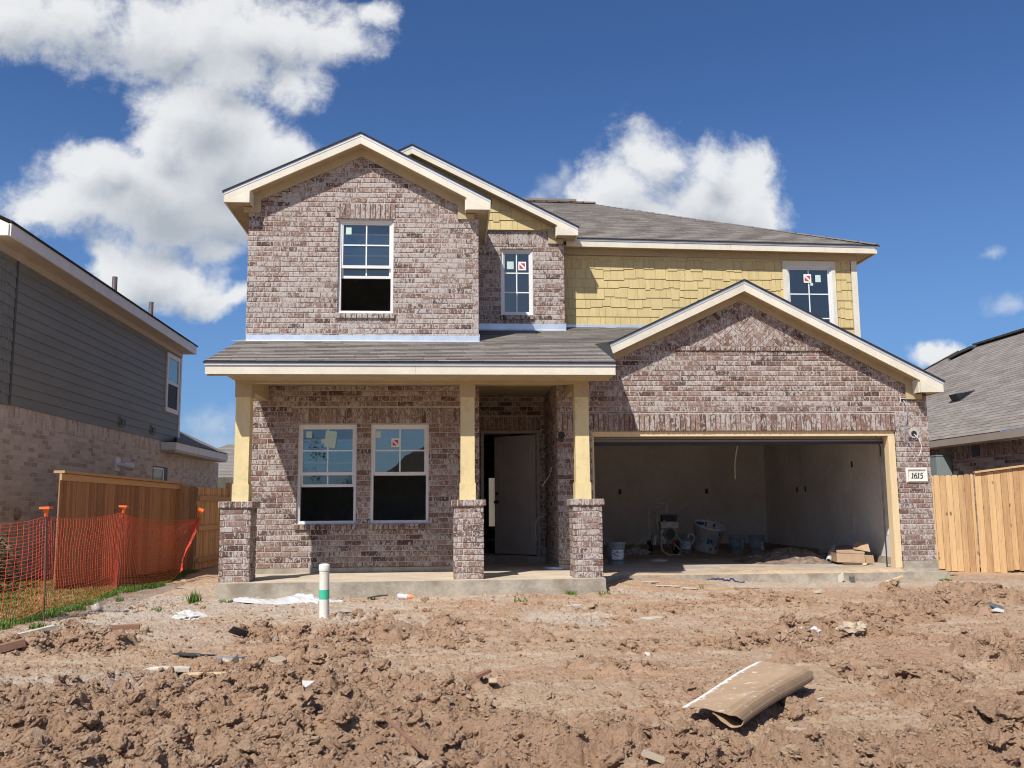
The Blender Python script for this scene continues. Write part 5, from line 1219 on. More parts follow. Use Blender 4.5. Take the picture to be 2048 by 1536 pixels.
m=M(); f=crv([(gx-.22,gy-.02,FG+.34),(gx-.40,gy-.05,FG+.33),(gx-.58,gy-.1,FG+.24),(gx-.68,gy-.15,FG+.08),(gx-.66,gy-.3,FG+.02)]); m.tube([f(t/30) for t in range(31)],.008,6)
f=crv([(gx+.20,gy-.02,FG+.42),(gx+.30,gy-.15,FG+.26),(gx+.46,gy-.25,FG+.22),(gx+.52,gy-.28,FG+.36),(gx+.44,gy-.26,FG+.42),(gx+.40,gy-.25,FG+.34)]); m.tube([f(t/40) for t in range(41)],.016,7); m.build('hose',SPF,sp)
# crumpled sheets / bags
def crumple(name,x,y,z,sx,sy,sz,mt,lab,cat,seed,rot=0.,sub=4,freq=2.6,amp=.75,group=None):
    v,f=ico(sub); o=seed*3.3
    d=1+amp*(np.abs(fbm(v[:,0]*freq+v[:,2]*1.7+o,v[:,1]*freq-v[:,2]*1.4+o,400+seed,4,.6)-.5)*4-.55)
    w=v*d[:,None]; c_,s_=math.cos(rot),math.sin(rot); w=w*np.array([sx,sy,sz]); w[:,2]=np.maximum(w[:,2],-sz*.35)
    w=np.stack([w[:,0]*c_-w[:,1]*s_+x,w[:,0]*s_+w[:,1]*c_+y,w[:,2]+z+sz*.3],1)
    m=M(); m.mesh(w.tolist(),f.tolist(),sm=False); return tag(m.build(name,mt),lab,cat,group)
FILM=film_material('clear_plastic_film',(.80,.82,.84),.55); WFILM=film_material('white_plastic_sheet',(.52,.51,.50),.97,.45)
crumple('plastic_bag',3.8,18.75,FG,.22,.12,.10,film_material('dusty_film',(.55,.5,.45),.8),'crumpled dusty plastic beside the sprayer hose','plastic bag',3)
# dirt pile and rubbish inside the garage mouth
m=M(); v=[]; n=60; px_,py_=np.meshgrid(np.linspace(-1.25,1.15,n),np.linspace(-1.0,1.1,n),indexing='ij')
rr=np.sqrt((px_/1.0)**2+(py_/.85)**2)+.5*(fbm(px_*2.2+5,py_*2.2,500,3)-.5); hz=np.clip(1-rr,0,1)**1.1*.30+ss(1.1-rr,0,.5)*(.03*fbm(px_*6,py_*6,503,4)+domes(px_,py_,.11,505,.7)*.55+domes(px_,py_,.05,508,.7)*.5)-.02
pt=np.stack([px_+5.95,py_+16.0,hz+FG],-1).reshape(-1,3).tolist()
m.mesh(pt,[(i_*n+j,(i_+1)*n+j,(i_+1)*n+j+1,i_*n+j+1) for i_ in range(n-1) for j in range(n-1)],sm=False)
pm_=pm('dark_loose_soil',(.20,.145,.105),.95,.4,9.,.7,70,dirt=((.42,.36,.30),.7,6.)); tag(m.build('dirt_pile',pm_),'heap of dark soil and plaster crumbs on the garage floor','dirt pile')
def apron_dirt():
    m=M(); n,k=150,26; X_,Y_=np.meshgrid(np.linspace(1.75,6.86,n),np.linspace(13.665,14.9,k),indexing='ij')
    w=fbm(X_*1.2,Y_*1.5,520,4); inn=ss(X_,3.3,4.4)
    h=-1.014+.030*ss(Y_,13.665,13.80)+(-.03+.065*w+.02*fbm(X_*9,Y_*9,523,4))*ss(Y_,13.67,13.95)*(.75+.25*inn)-.05*ss(Y_,14.45+.3*w,14.95)-(1-inn)*.012
    m.mesh(np.stack([X_,Y_,h],-1).reshape(-1,3).tolist(),[(i_*k+j,(i_+1)*k+j,(i_+1)*k+j+1,i_*k+j+1) for i_ in range(n-1) for j in range(k-1)],sm=True)
    tag(m.build('spilled_sand',pm('sandy_spill',(.50,.37,.24),.95,.15,8.,.5,60,dirt=((.36,.23,.13),.6,4.))),'thin spill of tan sand across the front edge of the garage slab','sand',kind='stuff')
apron_dirt()
CARD=pm('brown_cardboard',(.42,.285,.175),.8,.08,6.,dirt=((.55,.46,.36),.3,5.)); GBOARD=pm('grey_board',(.34,.31,.285),.85,.08,4.)
cb=thing('cardboard_box',(6.6,15.0,FG),'crushed brown cardboard box near the right garage jamb','box')
m=M(); m.mesh([(6.38,15.05,FG+.04),(6.80,14.93,FG+.03),(6.80,14.95,FG+.17),(6.38,15.06,FG+.19),(6.45,15.45,FG+.04),(6.85,15.3,FG+.03),(6.83,15.32,FG+.2),(6.42,15.47,FG+.19)],[(0,1,2,3),(1,5,6,2),(5,4,7,6),(4,0,3,7),(0,4,5,1)]); m.build('box_body',CARD,cb)
m=M(); m.mesh([(6.38,15.05,FG+.195),(6.80,14.95,FG+.175),(6.98,15.30,FG+.23),(6.55,15.48,FG+.235)],[(0,1,2,3)]); m.mesh([(6.74,15.2,FG+.24),(6.95,15.05,FG+.20),(7.03,15.3,FG+.34),(6.90,15.42,FG+.36),(6.80,15.4,FG+.28)],[(0,1,2,3,4)]); m.mesh([(6.82,14.95,FG+.02),(6.98,14.98,FG+.02),(6.97,15.0,FG+.15),(6.81,14.97,FG+.16)],[(0,1,2,3)]); m.build('box_flap',CARD,cb)
m=M(); m.box(6.42,6.84,14.86,14.94,FG+.005,FG+.028); tag(m.build('wood_scrap',RUST),'dark wood scrap under the front of the cardboard box','scrap')
m=M(); m.mesh([(6.55,16.15,FG+.12),(7.05,15.55,FG+.24),(7.26,16.7,FG+.25),(6.85,16.95,FG+.16)],[(0,1,2,3)]); m.mesh([(6.55,16.15,FG+.105),(7.05,15.55,FG+.225),(7.26,16.7,FG+.235),(6.85,16.95,FG+.145)],[(3,2,1,0)]); tag(m.build('grey_board',GBOARD),'grey board slumped against the garage side wall behind the cardboard box','board')
m=M(); a,b=Vector((6.36,15.35,FG+.045)),Vector((6.62,15.75,FG+.27)); ax=(b-a).normalized(); m.lathe([(.036,0),(.045,0),(.045,(b-a).length),(.036,(b-a).length),(.036,0)],a,16,ax,cap0=False,cap1=False); tag(m.build('grey_pipe',pm('grey_conduit',(.40,.42,.42),.45,.06,8.)),'short grey plastic pipe leaning beside the cardboard box','pipe')
m=M(); m.beam((6.7,14.75,FG+.02),(7.1,15.4,FG+.02),.06,.02); tag(m.build('wood_scrap',STUD),'pale thin wood strip on the floor right of the cardboard box','scrap')
m=M(); m.beam((2.4,17.7,FG+.02),(5.9,17.45,FG+.02),.09,.035); tag(m.build('floor_plank',wood_material('brown_plank',(.16,.09,.06),(.26,.16,.10),False,0)),'long dark plank lying across the garage floor','plank')
# ---- the folded corrugated sheet in the foreground
a0=Vector((1.53,5.06)); ax2=Vector((.59,.807)); pr2=Vector((-.807,.59))
zg=lambda p: max(-1.21,-1.13-.0115*(12-p.y))
prof=[(.45,.035),(.38,.043),(.30,.051),(.22,.059),(.14,.066),(.07,.071),(.02,.073),(-.015,.070),(-.036,.060),(-.047,.044),(-.047,.028),(-.036,.015),(-.012,.008),(.02,.010),(.055,.022),(.09,.036),(.13,.046),(.17,.052)]
fp=crv([(a,b,0) for a,b in prof]); NP,NA=230,26; pts=[fp(k/NP) for k in range(NP+1)]
m=M(); L=1.47; g=[]
run=0; prev=pts[0]
for k,p in enumerate(pts):
    run+=(p-prev).length; prev=p
    rib=.0014*math.sin(run/.0095*2*math.pi)*(ss(p.x,.10,.03) if k<NP*.5 else .5)
    t_=(pts[min(k+1,NP)]-pts[max(k-1,0)]).normalized(); q=p+Vector((-t_.y,t_.x,0))*rib; row=[]
    pw_=max(0,min(1,p.x/.43)); sk=pw_*.17; Lk=L+(pw_*.15 if k<NP*.5 else -.05)
    for j in range(NA+1):
        al=sk+Lk*j/NA+(.03*math.sin(k*.05+1)+.004*math.sin(k*.21) if j in (0,NA) else 0)
        c=a0+ax2*al+pr2*q.x*(.82+.16*j/NA); wav=.012*math.sin(al*2.2+.5)*(1-abs(p.x)/.5)+.008*math.sin(al*4+p.x*6)
        row.append((c.x,c.y,-1.185+.014*al+q.y*(1.0+.10*math.sin(al*1.6))+wav*.6))
    g.append(row)
vs=[q for r_ in g for q in r_]; nn=NA+1
b_=len(m.v)
for k in range(NP):
    for j in range(NA):
        pw=max(0,1-(k+.5)/NP/.045) if k<NP*.045 else 0
        pw=pw*1.
        m.mesh([g[k][j],g[k][j+1],g[k+1][j+1],g[k+1][j]],[(0,1,2,3)],r=.5,p=pw)
mt,T,b,geo=newmat('corrugated_cardboard')
n1=T.noise(geo,3.,5,.6); n2=T.noise(geo,26.,4,.65); c=T.mix(T.sm(n1,.35,.65),(.40,.275,.165),(.46,.325,.205))
c=T.mix(T.math('MULTIPLY',T.sm(T.noise(T.mapv(geo,(3,1,1),(0,0,.6)),2.2,5,.65,1.),.58,.72),.4),c,(.58,.46,.33)); c=T.mix(T.math('MULTIPLY',T.sm(n2,.66,.72),.5),c,(.62,.52,.40))
c=T.mix(T.sm(T.math('ADD',T.math('MULTIPLY',T.attr('pale'),.62),T.math('MULTIPLY',T.noise(geo,16.,6,.75),1.7)),1.0,1.12),c,(.78,.76,.72)); T.L.new(c,b.inputs['Base Color']); b.inputs['Roughness'].default_value=.8; b.inputs['Specular IOR Level'].default_value=.2
cs=m.build('cardboard_sheet',mt); tag(cs,'folded sheet of brown corrugated cardboard lying on the mud in the foreground','cardboard')
sol_=cs.modifiers.new('thickness','SOLIDIFY'); sol_.thickness=.004
# ---- small litter, each thing its own
def chip(name,x,y,w,l,t,rot,mt,lab,cat,tx=0.,ty=0.,dz=0.,k=6,jag=.25,group=None):
    an=[2*math.pi*(i_+R.uniform(-.3,.3))/k for i_ in range(k)]; pl=[(w/2*math.cos(a)*R.uniform(1-jag,1+jag),l/2*math.sin(a)*R.uniform(1-jag,1+jag)) for a in an]
    z=tz(x,y)+t*.4+dz; mat_=Matrix.Translation((x,y,z))@Matrix.Rotation(rot,4,'Z')@Matrix.Rotation(tx,4,'X')@Matrix.Rotation(ty,4,'Y')
    m=M(); m.prism(pl,lambda a,b,c:tuple(mat_@Vector((a,b,c+.35*t*math.sin(a*40)))),-t/2,t/2); return tag(m.build(name,mt),lab,cat,group)
def plank(name,x,y,l,w,t,rot,mt,lab,cat,tilt=0.,dz=0.,roll=0.):
    z=tz(x,y)+t/2+dz; mat_=Matrix.Translation((x,y,z))@Matrix.Rotation(rot,4,'Z')@Matrix.Rotation(tilt,4,'Y')@Matrix.Rotation(roll,4,'X')
    m=M(); m.prism([(-l/2,-w/2),(l/2,-w/2*R.uniform(.8,1)),(l/2*.97,w/2),(-l/2*.98,w/2*.95)],lambda a,b,c:tuple(mat_@Vector((a,b,c))),-t/2,t/2); return tag(m.build(name,mt),lab,cat)
PLA=pm('chalky_plaster',(.54,.48,.39),.95,.12,14.,.4,60,dirt=((.45,.34,.24),.5,12.)); PLAN=wood_material('weathered_scrap_wood',(.34,.26,.18),(.52,.42,.30),False,0); TARP=pm('black_shingle_scrap',(.045,.045,.047),.85,.25,20.,.5,120); REDW=wood_material('red_brown_scrap_wood',(.20,.105,.065),(.30,.17,.11),False,0)
PAPER=pm('white_paper',(.52,.50,.46),.7,.05,12.)
chip('plaster_slab',-2.08,7.24,.40,.16,.025,.1,PLA,'long pale plaster slab lying flat in the left foreground track','plaster',k=8)
plank('wood_stick',-1.72,7.2,.42,.02,.015,.02,STUD,'thin orange-tan stick pointing right from the pale plaster slab','stick')
chip('plaster_chunk',-1.345,7.58,.22,.16,.05,.5,PLAN,'larger tan slab of rubble left of centre, right one of two',"rubble",tx=.25,dz=.02,k=5)
chip('plaster_chunk',-1.68,7.57,.16,.15,.06,1.2,PLAN,'tan rubble piece left of centre, left one of two','rubble',tx=-.2,dz=.015,k=5)
chip('paper_scrap',-.926,6.27,.16,.10,.004,.3,PAPER,'torn white triangle of card on the left foreground clods','paper',tx=.35,ty=-.2,dz=.04,k=3,jag=.05)
chip('shingle_scrap',-2.08,8.07,.34,.17,.008,.2,TARP,'black shingle scrap lying flat in the left middle of the yard','shingle',ty=.1,dz=.015,k=5,jag=.15)
chip('shingle_scrap',-1.93,9.07,.24,.20,.008,-.3,TARP,'curled black shingle scrap standing on the dirt left of the white pipe','shingle',tx=-.7,dz=.05,k=4,jag=.15)
chip('shingle_scrap',-1.78,8.0,.26,.10,.008,.3,pm('blue_grey_scrap',(.24,.26,.28),.7,.1,20.),'blue-grey flat scrap right of the black shingle scrap','shingle',dz=.01,k=5)
chip('shingle_scrap',-.87,12.0,.26,.10,.012,.25,TARP,'black strip of scrap against the porch slab foot','shingle',ty=-.12,dz=.03,k=5,jag=.2)
plank('wood_scrap',-3.86,9.2,.40,.07,.03,.75,PLA,'whitish plank end sticking out by the lawn edge','scrap',tilt=-.15,dz=.03)
plank('wood_block',-3.66,8.2,.30,.11,.06,.5,REDW,'brown wood block half buried at the left edge','scrap',tilt=-.2,dz=.02)
plank('wood_scrap',-3.30,9.62,.55,.10,.05,.15,REDW,'long red-brown board half buried below the lawn','scrap',dz=.01)
plank('wood_scrap',1.03,4.74,.13,.055,.02,-.35,PLAN,'short pale wood block poking from clods at the bottom centre right','scrap',tilt=.3,dz=.03)
plank('wood_scrap',1.86,5.03,.11,.022,.012,-.6,PLAN,'small wood splinter in front of the corrugated sheet','scrap',dz=.01)
plank('wood_scrap',2.97,7.86,.18,.03,.02,-.05,REDW,'dark wood sliver behind the corrugated sheet','scrap',dz=.005)
plank('wood_stick',-.22,5.05,.42,.02,.014,-.95,REDW,'dark thin stick slanting over the foreground clods','stick',tilt=.3,dz=.07)
plank('wood_scrap',.19,6.45,.24,.05,.02,.45,REDW,'dark wood sliver leaning in the centre of the yard','scrap',tilt=-.3,dz=.04)
plank('wood_scrap',.31,6.47,.10,.055,.03,1.5,PLAN,'short tan block beside the dark sliver in the centre','scrap',tilt=.35,dz=.02)
chip('plaster_flake',-.06,6.56,.10,.06,.012,.4,pm('grey_flake',(.33,.33,.33),.9,.1,20.),'small grey flake in the middle of the yard','plaster',dz=.006)
chip('pebble',-.227,6.17,.045,.035,.022,.4,PLA,'single white pebble in the middle foreground','stone',dz=.006)
plank('wood_stick',.11,9.77,.30,.018,.01,.02,REDW,'thin dark stick lying level in the mid yard','stick',dz=.006)
chip('shingle_scrap',-.95,10.35,.10,.07,.008,.3,TARP,'tiny black scrap beside the white standing pipe','shingle',tx=.3,dz=.02,k=4)
chip('paper_scrap',2.83,13.02,.30,.12,.01,.1,PAPER,'flat white scrap on the dirt before the left end of the garage','paper',dz=.01,k=7)
plank('wood_scrap',3.02,12.75,.34,.035,.01,-.45,PLA,'white strip slanting on the dirt before the garage','scrap',dz=.01)
plank('wood_scrap',3.25,12.5,.22,.04,.01,-.7,PAPER,'second shorter white strip right of the slanting one','scrap',dz=.01)
plank('wood_scrap',3.52,12.9,.30,.03,.015,.05,REDW,'brown strip lying below the blue strap','scrap',dz=.01)
plank('wood_scrap',3.98,12.35,.34,.025,.012,-.5,REDW,'dark splinter pointing down right before the garage','scrap',dz=.01)
chip('plastic_scrap',1.49,11.2,.30,.16,.012,.2,PAPER,'white flattened plastic scrap on pale dirt left of the paint splash','plastic',dz=.01,k=8)
chip('plaster_chunk',5.75,13.45,.10,.09,.10,.2,PLA,'grey-white block of rubble against the garage slab','rubble',dz=.02,k=4,jag=.1)
chip('plaster_chunk',5.92,13.47,.10,.09,.09,.8,pm('dark_rubble',(.15,.13,.11),.9,.2,20.),'dark block of rubble beside the white block at the garage slab','rubble',dz=.02,k=4,jag=.1)
plank('wood_scrap',6.5,13.35,.34,.03,.02,.35,STUD,'yellow-tan splinter leaning at the right part of the garage slab','scrap',tilt=-.2,dz=.04)
chip('plaster_flake',4.82,12.04,.16,.10,.02,.2,PLA,'pale flat flake on the dirt before the garage middle','plaster',dz=.008)
chip('plaster_flake',2.186,10.04,.26,.13,.012,.3,PLA,'pale flat flake right of the white paint splash','plaster',dz=.008)
chip('roofing_scrap',6.0,10.05,.20,.26,.012,.25,pm('slate_scrap',(.10,.12,.125),.6,.1,20.),'dark slate-coloured scrap with white underside near the right edge','scrap',tx=.35,dz=.06,k=4,jag=.1)
chip('paper_scrap',5.93,9.86,.20,.10,.006,.3,PAPER,'white scrap under the slate-coloured one near the right edge','paper',tx=.5,dz=.02,k=4,jag=.1)
plank('wood_scrap',6.42,10.0,.34,.05,.012,-.1,PLAN,'grey wood strip at the right edge beside the slate-coloured scrap','scrap',dz=.02)
crumple('plastic_bag',3.40,8.77,tz(3.4,8.77),.09,.07,.05,FILM,'crumpled clear plastic left of the dark clod patch','plastic bag',11)
crumple('plastic_bag',4.47,7.56,tz(4.47,7.56),.15,.12,.05,FILM,'torn clear plastic film at the right of the yard','plastic bag',12)
crumple('plastic_bag',3.36,5.66,tz(3.36,5.66),.07,.06,.035,FILM,'small clear plastic scrap at the right foreground','plastic bag',13)
crumple('paper_wad',3.68,8.45,tz(3.68,8.45),.12,.08,.06,PLAN,'crumpled tan paper wad in the dark clod patch','paper',14,sub=3)
crumple('white_rag',-2.81,10.5,tz(-2.81,10.5),.14,.10,.06,PAPER,'crumpled white rag on the pale dirt left of the porch','rag',15,sub=3)
chip('paper_scrap',2.32,5.83,.07,.03,.004,.3,PAPER,'tiny white paper tag right of the corrugated sheet','paper',dz=.02,k=4,jag=.1)
for q in ((-4.03,11.28,.11,'grey stone on the whitish strip beside the lawn'),(-1.6,9.12,.07,'dark stone near the curled shingle scrap'),(-2.9,9.4,.10,'reddish stone below the pale strip'),(-3.95,9.2,.08,'whitish stone by the left stake'),(-3.72,9.05,.10,'tan stone right of the whitish plank end'),(1.65,7.75,.05,'whitish pebble below a small clod pile')):
    v,f=lumps(2,1,q[0]); w=v[0]*q[2]*.8+np.array([q[0],q[1],tz(q[0],q[1])+q[2]*.25]); m=M(); m.mesh(w.tolist(),f.tolist(),sm=True)
    tag(m.build('stone',PLA if 'whit' in q[3] else (pm('grey_stone',(.22,.21,.20),.9,.2,12.,.4,60) if 'grey' in q[3] or 'dark' in q[3] else CLOD)),q[3],'stone')
bt=thing('plastic_bottle',(-.53,12.08,tz(-.53,12.08)),'clear crushed drink bottle with orange end lying at the slab foot','bottle')
m=M(); c0=Vector((-.62,12.10,tz(-.55,12.1)+.035)); ax=Vector((.96,-.2,-.05)).normalized(); m.lathe([(.03,0),(.036,.02),(.034,.07),(.026,.09),(.035,.11),(.033,.15),(.014,.19)],c0,14,ax); m.build('bottle_body',FILM,bt)
m=M(); m.lathe([(.03,.12),(.036,.13),(.034,.18),(.016,.20),(.015,.22)],c0+ax*.0,12,ax); m.build('bottle_label',pm('orange_label',(.75,.30,.14),.5,.1,9.),bt)
# white plastic sheeting by the slab
def sheeting():
    m=M(); n,k=170,44; X_,U=np.meshgrid(np.linspace(-2.72,-1.20,n),np.linspace(-1,1,k),indexing='ij')
    t=(X_+2.72)/1.52; w=(.085+.075*ss(t,.0,.35)*(1-.25*ss(t,.75,1.))+.02*np.sin(t*17))*np.clip(np.minimum(t*9,(1-t)*7),0,1)**.5
    yc=12.07-.40*t-.07*np.sin(t*5)+.02*np.sin(t*14); Y_=yc+U*w
    fold=np.abs(fbm(X_*6,U*2.6+X_*3.,600,4,.6)-.5)*2; f2=np.abs(fbm(X_*15+U*2,U*4,606,3,.6)-.5)*2
    h=np.sqrt(np.clip(1-U**2,0,1))*(.075+.035*np.sin(t*11+1))*(.45+.55*ss(t,.0,.5))*np.clip(np.minimum(t*7,(1-t)*6),0,1)**.5
    Z_=base_z(X_,Y_)+.0+h*(.85+.5*(fold-.3))+(.02*(fold-.3)+.012*(f2-.3))*np.sqrt(np.clip(1-U**2,0,1))
    m.mesh(np.stack([X_,Y_,Z_],-1).reshape(-1,3).tolist(),[(i_*k+j,(i_+1)*k+j,(i_+1)*k+j+1,i_*k+j+1) for i_ in range(n-1) for j in range(k-1)],sm=True)
    tag(m.build('plastic_sheeting',WFILM),'rumpled white plastic sheeting along the front of the porch slab','plastic sheet')
sheeting()
cable('blue_strap',[(3.78,13.52,tz(3.78,13.52)+.02),(3.95,13.5,tz(3.95,13.5)+.02),(4.05,13.46,tz(4.05,13.46)+.015),(4.15,13.5,tz(4.15,13.5)+.045),(4.2,13.45,tz(4.2,13.45)+.02),(4.3,13.44,tz(4.3,13.44)+.012)],.012,pm('navy_strap',(.025,.03,.12),.7,.1,9.),'twisted navy blue strap on the dirt before the garage','strap',wob=.012)
# ------------------------------------------------------------------ sky, sun, camera
SUN=Vector((-.66,-1.,1.38)).normalized(); EL=math.asin(SUN.z)
wd=bpy.data.worlds.new('World'); sc.world=wd; wd.use_nodes=True; T=NT(wd); T.t.nodes.clear()
sky=T.n('TexSky',_sky_type='NISHITA'); sky.sun_disc=False; sky.sun_elevation=EL; sky.sun_rotation=math.atan2(SUN.x,SUN.y); sky.air_density=1.0; sky.dust_density=.8; sky.ozone_density=2.2; sky.altitude=100
BL_=[(-0.413, 0.537, 0.103, 0.044, 1), (-0.315, 0.526, 0.121, 0.051, 1), (-0.211, 0.535, 0.111, 0.051, 1), (-0.138, 0.531, 0.075, 0.036, 0.84), (-0.077, 0.552, 0.036, 0.022, 0.8), (-0.17, 0.472, 0.046, 0.042, 0.8), (-0.253, 0.486, 0.06, 0.041, 1), (-0.483, 0.544, 0.064, 0.047, 1), (-0.273, 0.436, 0.071, 0.05, 1.05), (-0.244, 0.387, 0.087, 0.064, 1.1), (-0.31, 0.403, 0.046, 0.04, 1), (-0.372, 0.371, 0.058, 0.034, 1), (-0.318, 0.343, 0.107, 0.054, 1.1), (-0.402, 0.331, 0.061, 0.034, 1), (-0.254, 0.336, 0.092, 0.054, 1.1), (-0.195, 0.377, 0.06, 0.055, 1), (-0.311, 0.312, 0.085, 0.028, 1), (-0.43, 0.325, 0.034, 0.021, 0.95), (-0.169, 0.394, 0.033, 0.035, 0.9), (-0.33, 0.259, 0.061, 0.042, 1.05), (-0.287, 0.243, 0.058, 0.033, 1), (-0.255, 0.224, 0.037, 0.022, 0.85), (-0.365, 0.275, 0.031, 0.028, 0.95), (-0.229, 0.232, 0.024, 0.017, 0.8), (-0.247, 0.285, 0.037, 0.028, 0.8), (0.23, 0.393, 0.045, 0.043, 1.05), (0.197, 0.349, 0.054, 0.05, 1.05), (0.294, 0.386, 0.041, 0.039, 1), (0.286, 0.338, 0.087, 0.053, 1.1), (0.339, 0.363, 0.038, 0.042, 1), (0.234, 0.32, 0.109, 0.041, 1.05), (0.349, 0.322, 0.032, 0.035, 1), (0.121, 0.359, 0.024, 0.015, 0.72), (0.137, 0.377, 0.011, 0.018, 0.68), (0.101, 0.344, 0.023, 0.01, 0.66), (0.542, 0.173, 0.028, 0.018, 0.95), (0.571, 0.166, 0.024, 0.015, 0.85), (0.647, 0.23, 0.027, 0.012, 0.62), (0.627, 0.287, 0.015, 0.007, 0.55), (-0.251, 0.091, 0.039, 0.024, 0.75), (-0.26, 0.068, 0.057, 0.024, 0.62)]
vt=T.n('TexVoronoi',_feature='F1',_normalize=True,Scale=13.,Detail=5.,Roughness=.55,Lacunarity=2.2); tc=T.n('TexCoord').outputs['Generated']; s3=T.n('SeparateXYZ'); T.L.new(tc,s3.inputs[0]); X_,Y_,Z_=s3.outputs
yp=T.math('MAXIMUM',Y_,.05); cu_=T.n('CombineXYZ'); T.L.new(T.math('DIVIDE',X_,yp),cu_.inputs[0]); T.L.new(T.math('DIVIDE',Z_,yp),cu_.inputs[1]); uv=cu_.outputs[0]
wp=T.n('TexNoise',Scale=9.,Detail=5.,Roughness=.6); T.L.new(uv,wp.inputs['Vector'])
w1_=T.n('VectorMath',_operation='SUBTRACT'); T.L.new(wp.outputs['Color'],w1_.inputs[0]); w1_.inputs[1].default_value=(.5,.5,.5)
w2_=T.n('VectorMath',_operation='SCALE'); T.L.new(w1_.outputs[0],w2_.inputs[0]); w2_.inputs['Scale'].default_value=.07
w3_=T.n('VectorMath',_operation='ADD'); T.L.new(uv,w3_.inputs[0]); T.L.new(w2_.outputs[0],w3_.inputs[1]); uvw=w3_.outputs[0]
def field(blobs,vec,k=.22):
    acc=None
    for (u,v,ru,rv,a) in blobs:
        p=T.n('VectorMath',_operation='SUBTRACT'); T.L.new(vec,p.inputs[0]); p.inputs[1].default_value=(u,v,0)
        q=T.n('VectorMath',_operation='MULTIPLY'); T.L.new(p.outputs[0],q.inputs[0]); q.inputs[1].default_value=(1/ru,1/rv,0)
        l=T.n('VectorMath',_operation='LENGTH'); T.L.new(q.outputs[0],l.inputs[0])
        d=T.math('SUBTRACT',a*1.08,l.outputs['Value']); acc=d if acc is None else T.math('SMOOTH_MAX',acc,d,k)
    return acc
T.L.new(uvw,vt.inputs['Vector']); vor=vt.outputs['Distance']
sov=T.n('VectorMath',_operation='ADD'); T.L.new(uvw,sov.inputs[0]); sov.inputs[1].default_value=(-.006,.011,0)
vt2=T.n('TexVoronoi',_feature='F1',_normalize=True,Scale=13.,Detail=3.,Roughness=.5,Lacunarity=2.2); T.L.new(sov.outputs[0],vt2.inputs['Vector'])
D=field([b for b in BL_ if b[4]>=.8],uvw); Dw=field([(b[0],b[1],b[2]*1.25,b[3]*1.25,1.) for b in BL_ if b[4]<.8],uvw)
n1=T.noise(uv,10.,10,.66,.3); n2=T.noise(uv,40.,7,.7)
Dn=T.math('ADD',D,T.math('ADD',T.math('MULTIPLY',T.math('SUBTRACT',n1,.5),2.0),T.math('ADD',T.math('MULTIPLY',T.math('SUBTRACT',n2,.5),.5),T.math('MULTIPLY',T.math('SUBTRACT',.36,vor),1.35))))
alpha=T.math('MULTIPLY',T.sm(Dn,-.14,.68),.97)
Dv=T.math('ADD',Dw,T.math('ADD',T.math('MULTIPLY',T.math('SUBTRACT',n1,.5),2.2),T.math('MULTIPLY',T.math('SUBTRACT',n2,.5),.7)))
alpha=T.math('MAXIMUM',alpha,T.math('MULTIPLY',T.sm(Dv,.0,1.3),.42))
up=T.n('VectorMath',_operation='ADD'); T.L.new(uvw,up.inputs[0]); up.inputs[1].default_value=(-.012,.034,0)
D2=field([b for b in BL_ if b[2]>.04],up.outputs[0],.6)
body=T.math('ADD',D2,T.math('MULTIPLY',T.math('SUBTRACT',n1,.5),.8))
grey=T.math('MULTIPLY',T.sm(body,.15,1.3),1.1)
ed_=T.math('ADD',grey,T.math('ADD',T.math('MULTIPLY',T.math('SUBTRACT',n2,.5),.08),T.math('MULTIPLY',T.math('SUBTRACT',vor,vt2.outputs['Distance']),.55)),clamp=True)
ccol=T.mix(ed_,(.92,.935,.95),(.48,.525,.585))
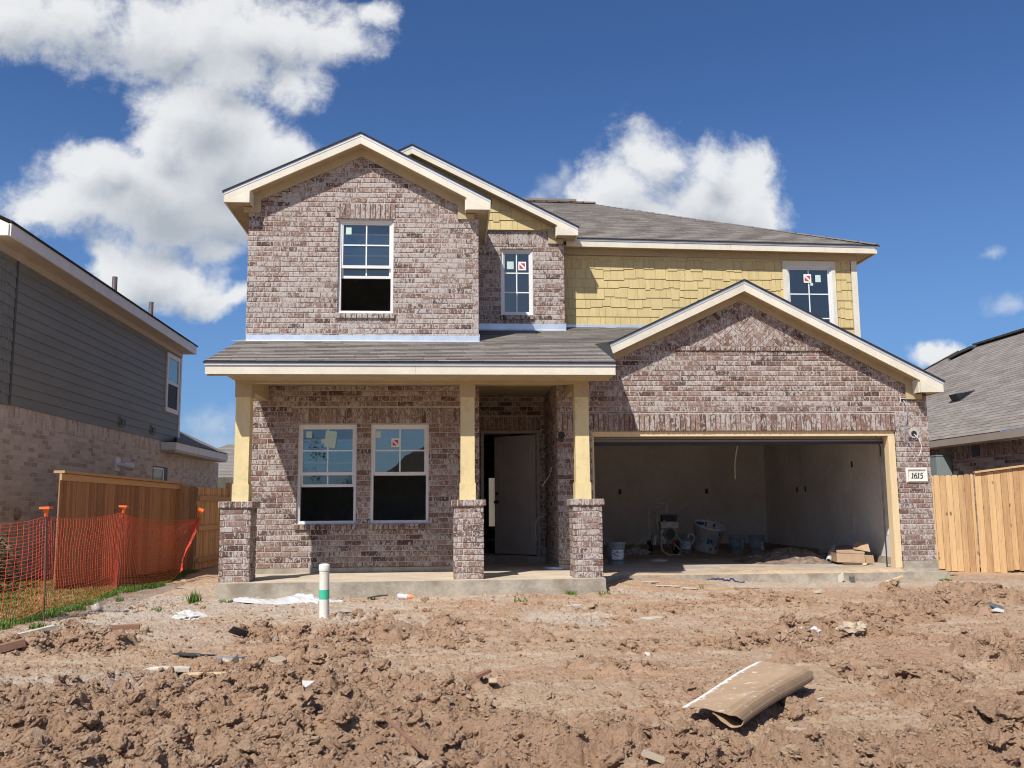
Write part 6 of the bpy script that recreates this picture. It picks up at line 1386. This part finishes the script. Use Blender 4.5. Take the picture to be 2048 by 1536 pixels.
# thin clouds on the far side of the sky, seen only mirrored in the panes
bn=T.noise(tc,2.6,7,.6,.4); ba=T.math('MULTIPLY',T.sm(bn,.42,.75),T.sm(Y_,.0,-.15)); ba=T.math('MULTIPLY',ba,.42)
front=T.sm(Y_,.02,.12); al=T.math('ADD',T.math('MULTIPLY',alpha,front),ba,clamp=True)
sks=T.n('VectorMath',_operation='SCALE'); T.L.new(sky.outputs[0],sks.inputs[0]); sks.inputs['Scale'].default_value=0.6
skc=T.mix(1.,sks.outputs[0],(.72,1.05,1.55),'MULTIPLY'); skc=T.mix(T.math('MULTIPLY',T.sm(Z_,.46,.02),.45),skc,(1.75,3.5,6.4))
cl2=T.n('VectorMath',_operation='SCALE'); T.L.new(ccol,cl2.inputs[0]); cl2.inputs['Scale'].default_value=8.2
mixc=T.mix(al,skc,cl2.outputs[0])
bg=T.n('Background',Strength=.1); T.L.new(mixc,bg.inputs['Color'])
ow=T.n('OutputWorld'); T.L.new(bg.outputs[0],ow.inputs[0])
ld=bpy.data.lights.new('sun','SUN'); ld.energy=5.0; ld.angle=math.radians(.53); ld.color=(1.,.955,.90)
lo=bpy.data.objects.new('sun',ld); COL.objects.link(lo); lo.rotation_euler=SUN.to_track_quat('Z','Y').to_euler(); lo.location=(-10,-15,25)
cam=bpy.data.cameras.new('camera'); co=bpy.data.objects.new('camera',cam); COL.objects.link(co)
yaw,pit,rol=[math.radians(q) for q in (4.037,7.5616,.4516)]
fw=Vector((math.sin(yaw)*math.cos(pit),math.cos(yaw)*math.cos(pit),math.sin(pit))); r0=Vector((math.cos(yaw),-math.sin(yaw),0)); u0=r0.cross(fw)
rr_=r0*math.cos(rol)-u0*math.sin(rol); ur=r0*math.sin(rol)+u0*math.cos(rol)
co.matrix_world=Matrix((rr_,ur,-fw)).transposed().to_4x4()
cam.sensor_width=36; cam.lens=36*1856.2/2048; cam.clip_start=.05; cam.clip_end=3000; sc.camera=co
sc.view_settings.view_transform='Standard'; sc.view_settings.look='None'; sc.view_settings.exposure=0.17; sc.view_settings.gamma=1
sc.render.engine='CYCLES'; sc.cycles.max_bounces=8; sc.cycles.transparent_max_bounces=12; sc.cycles.use_denoising=True; sc.cycles.filter_width=1.1
for o in bpy.data.objects:
    if '_wo' in o: del o['_wo']
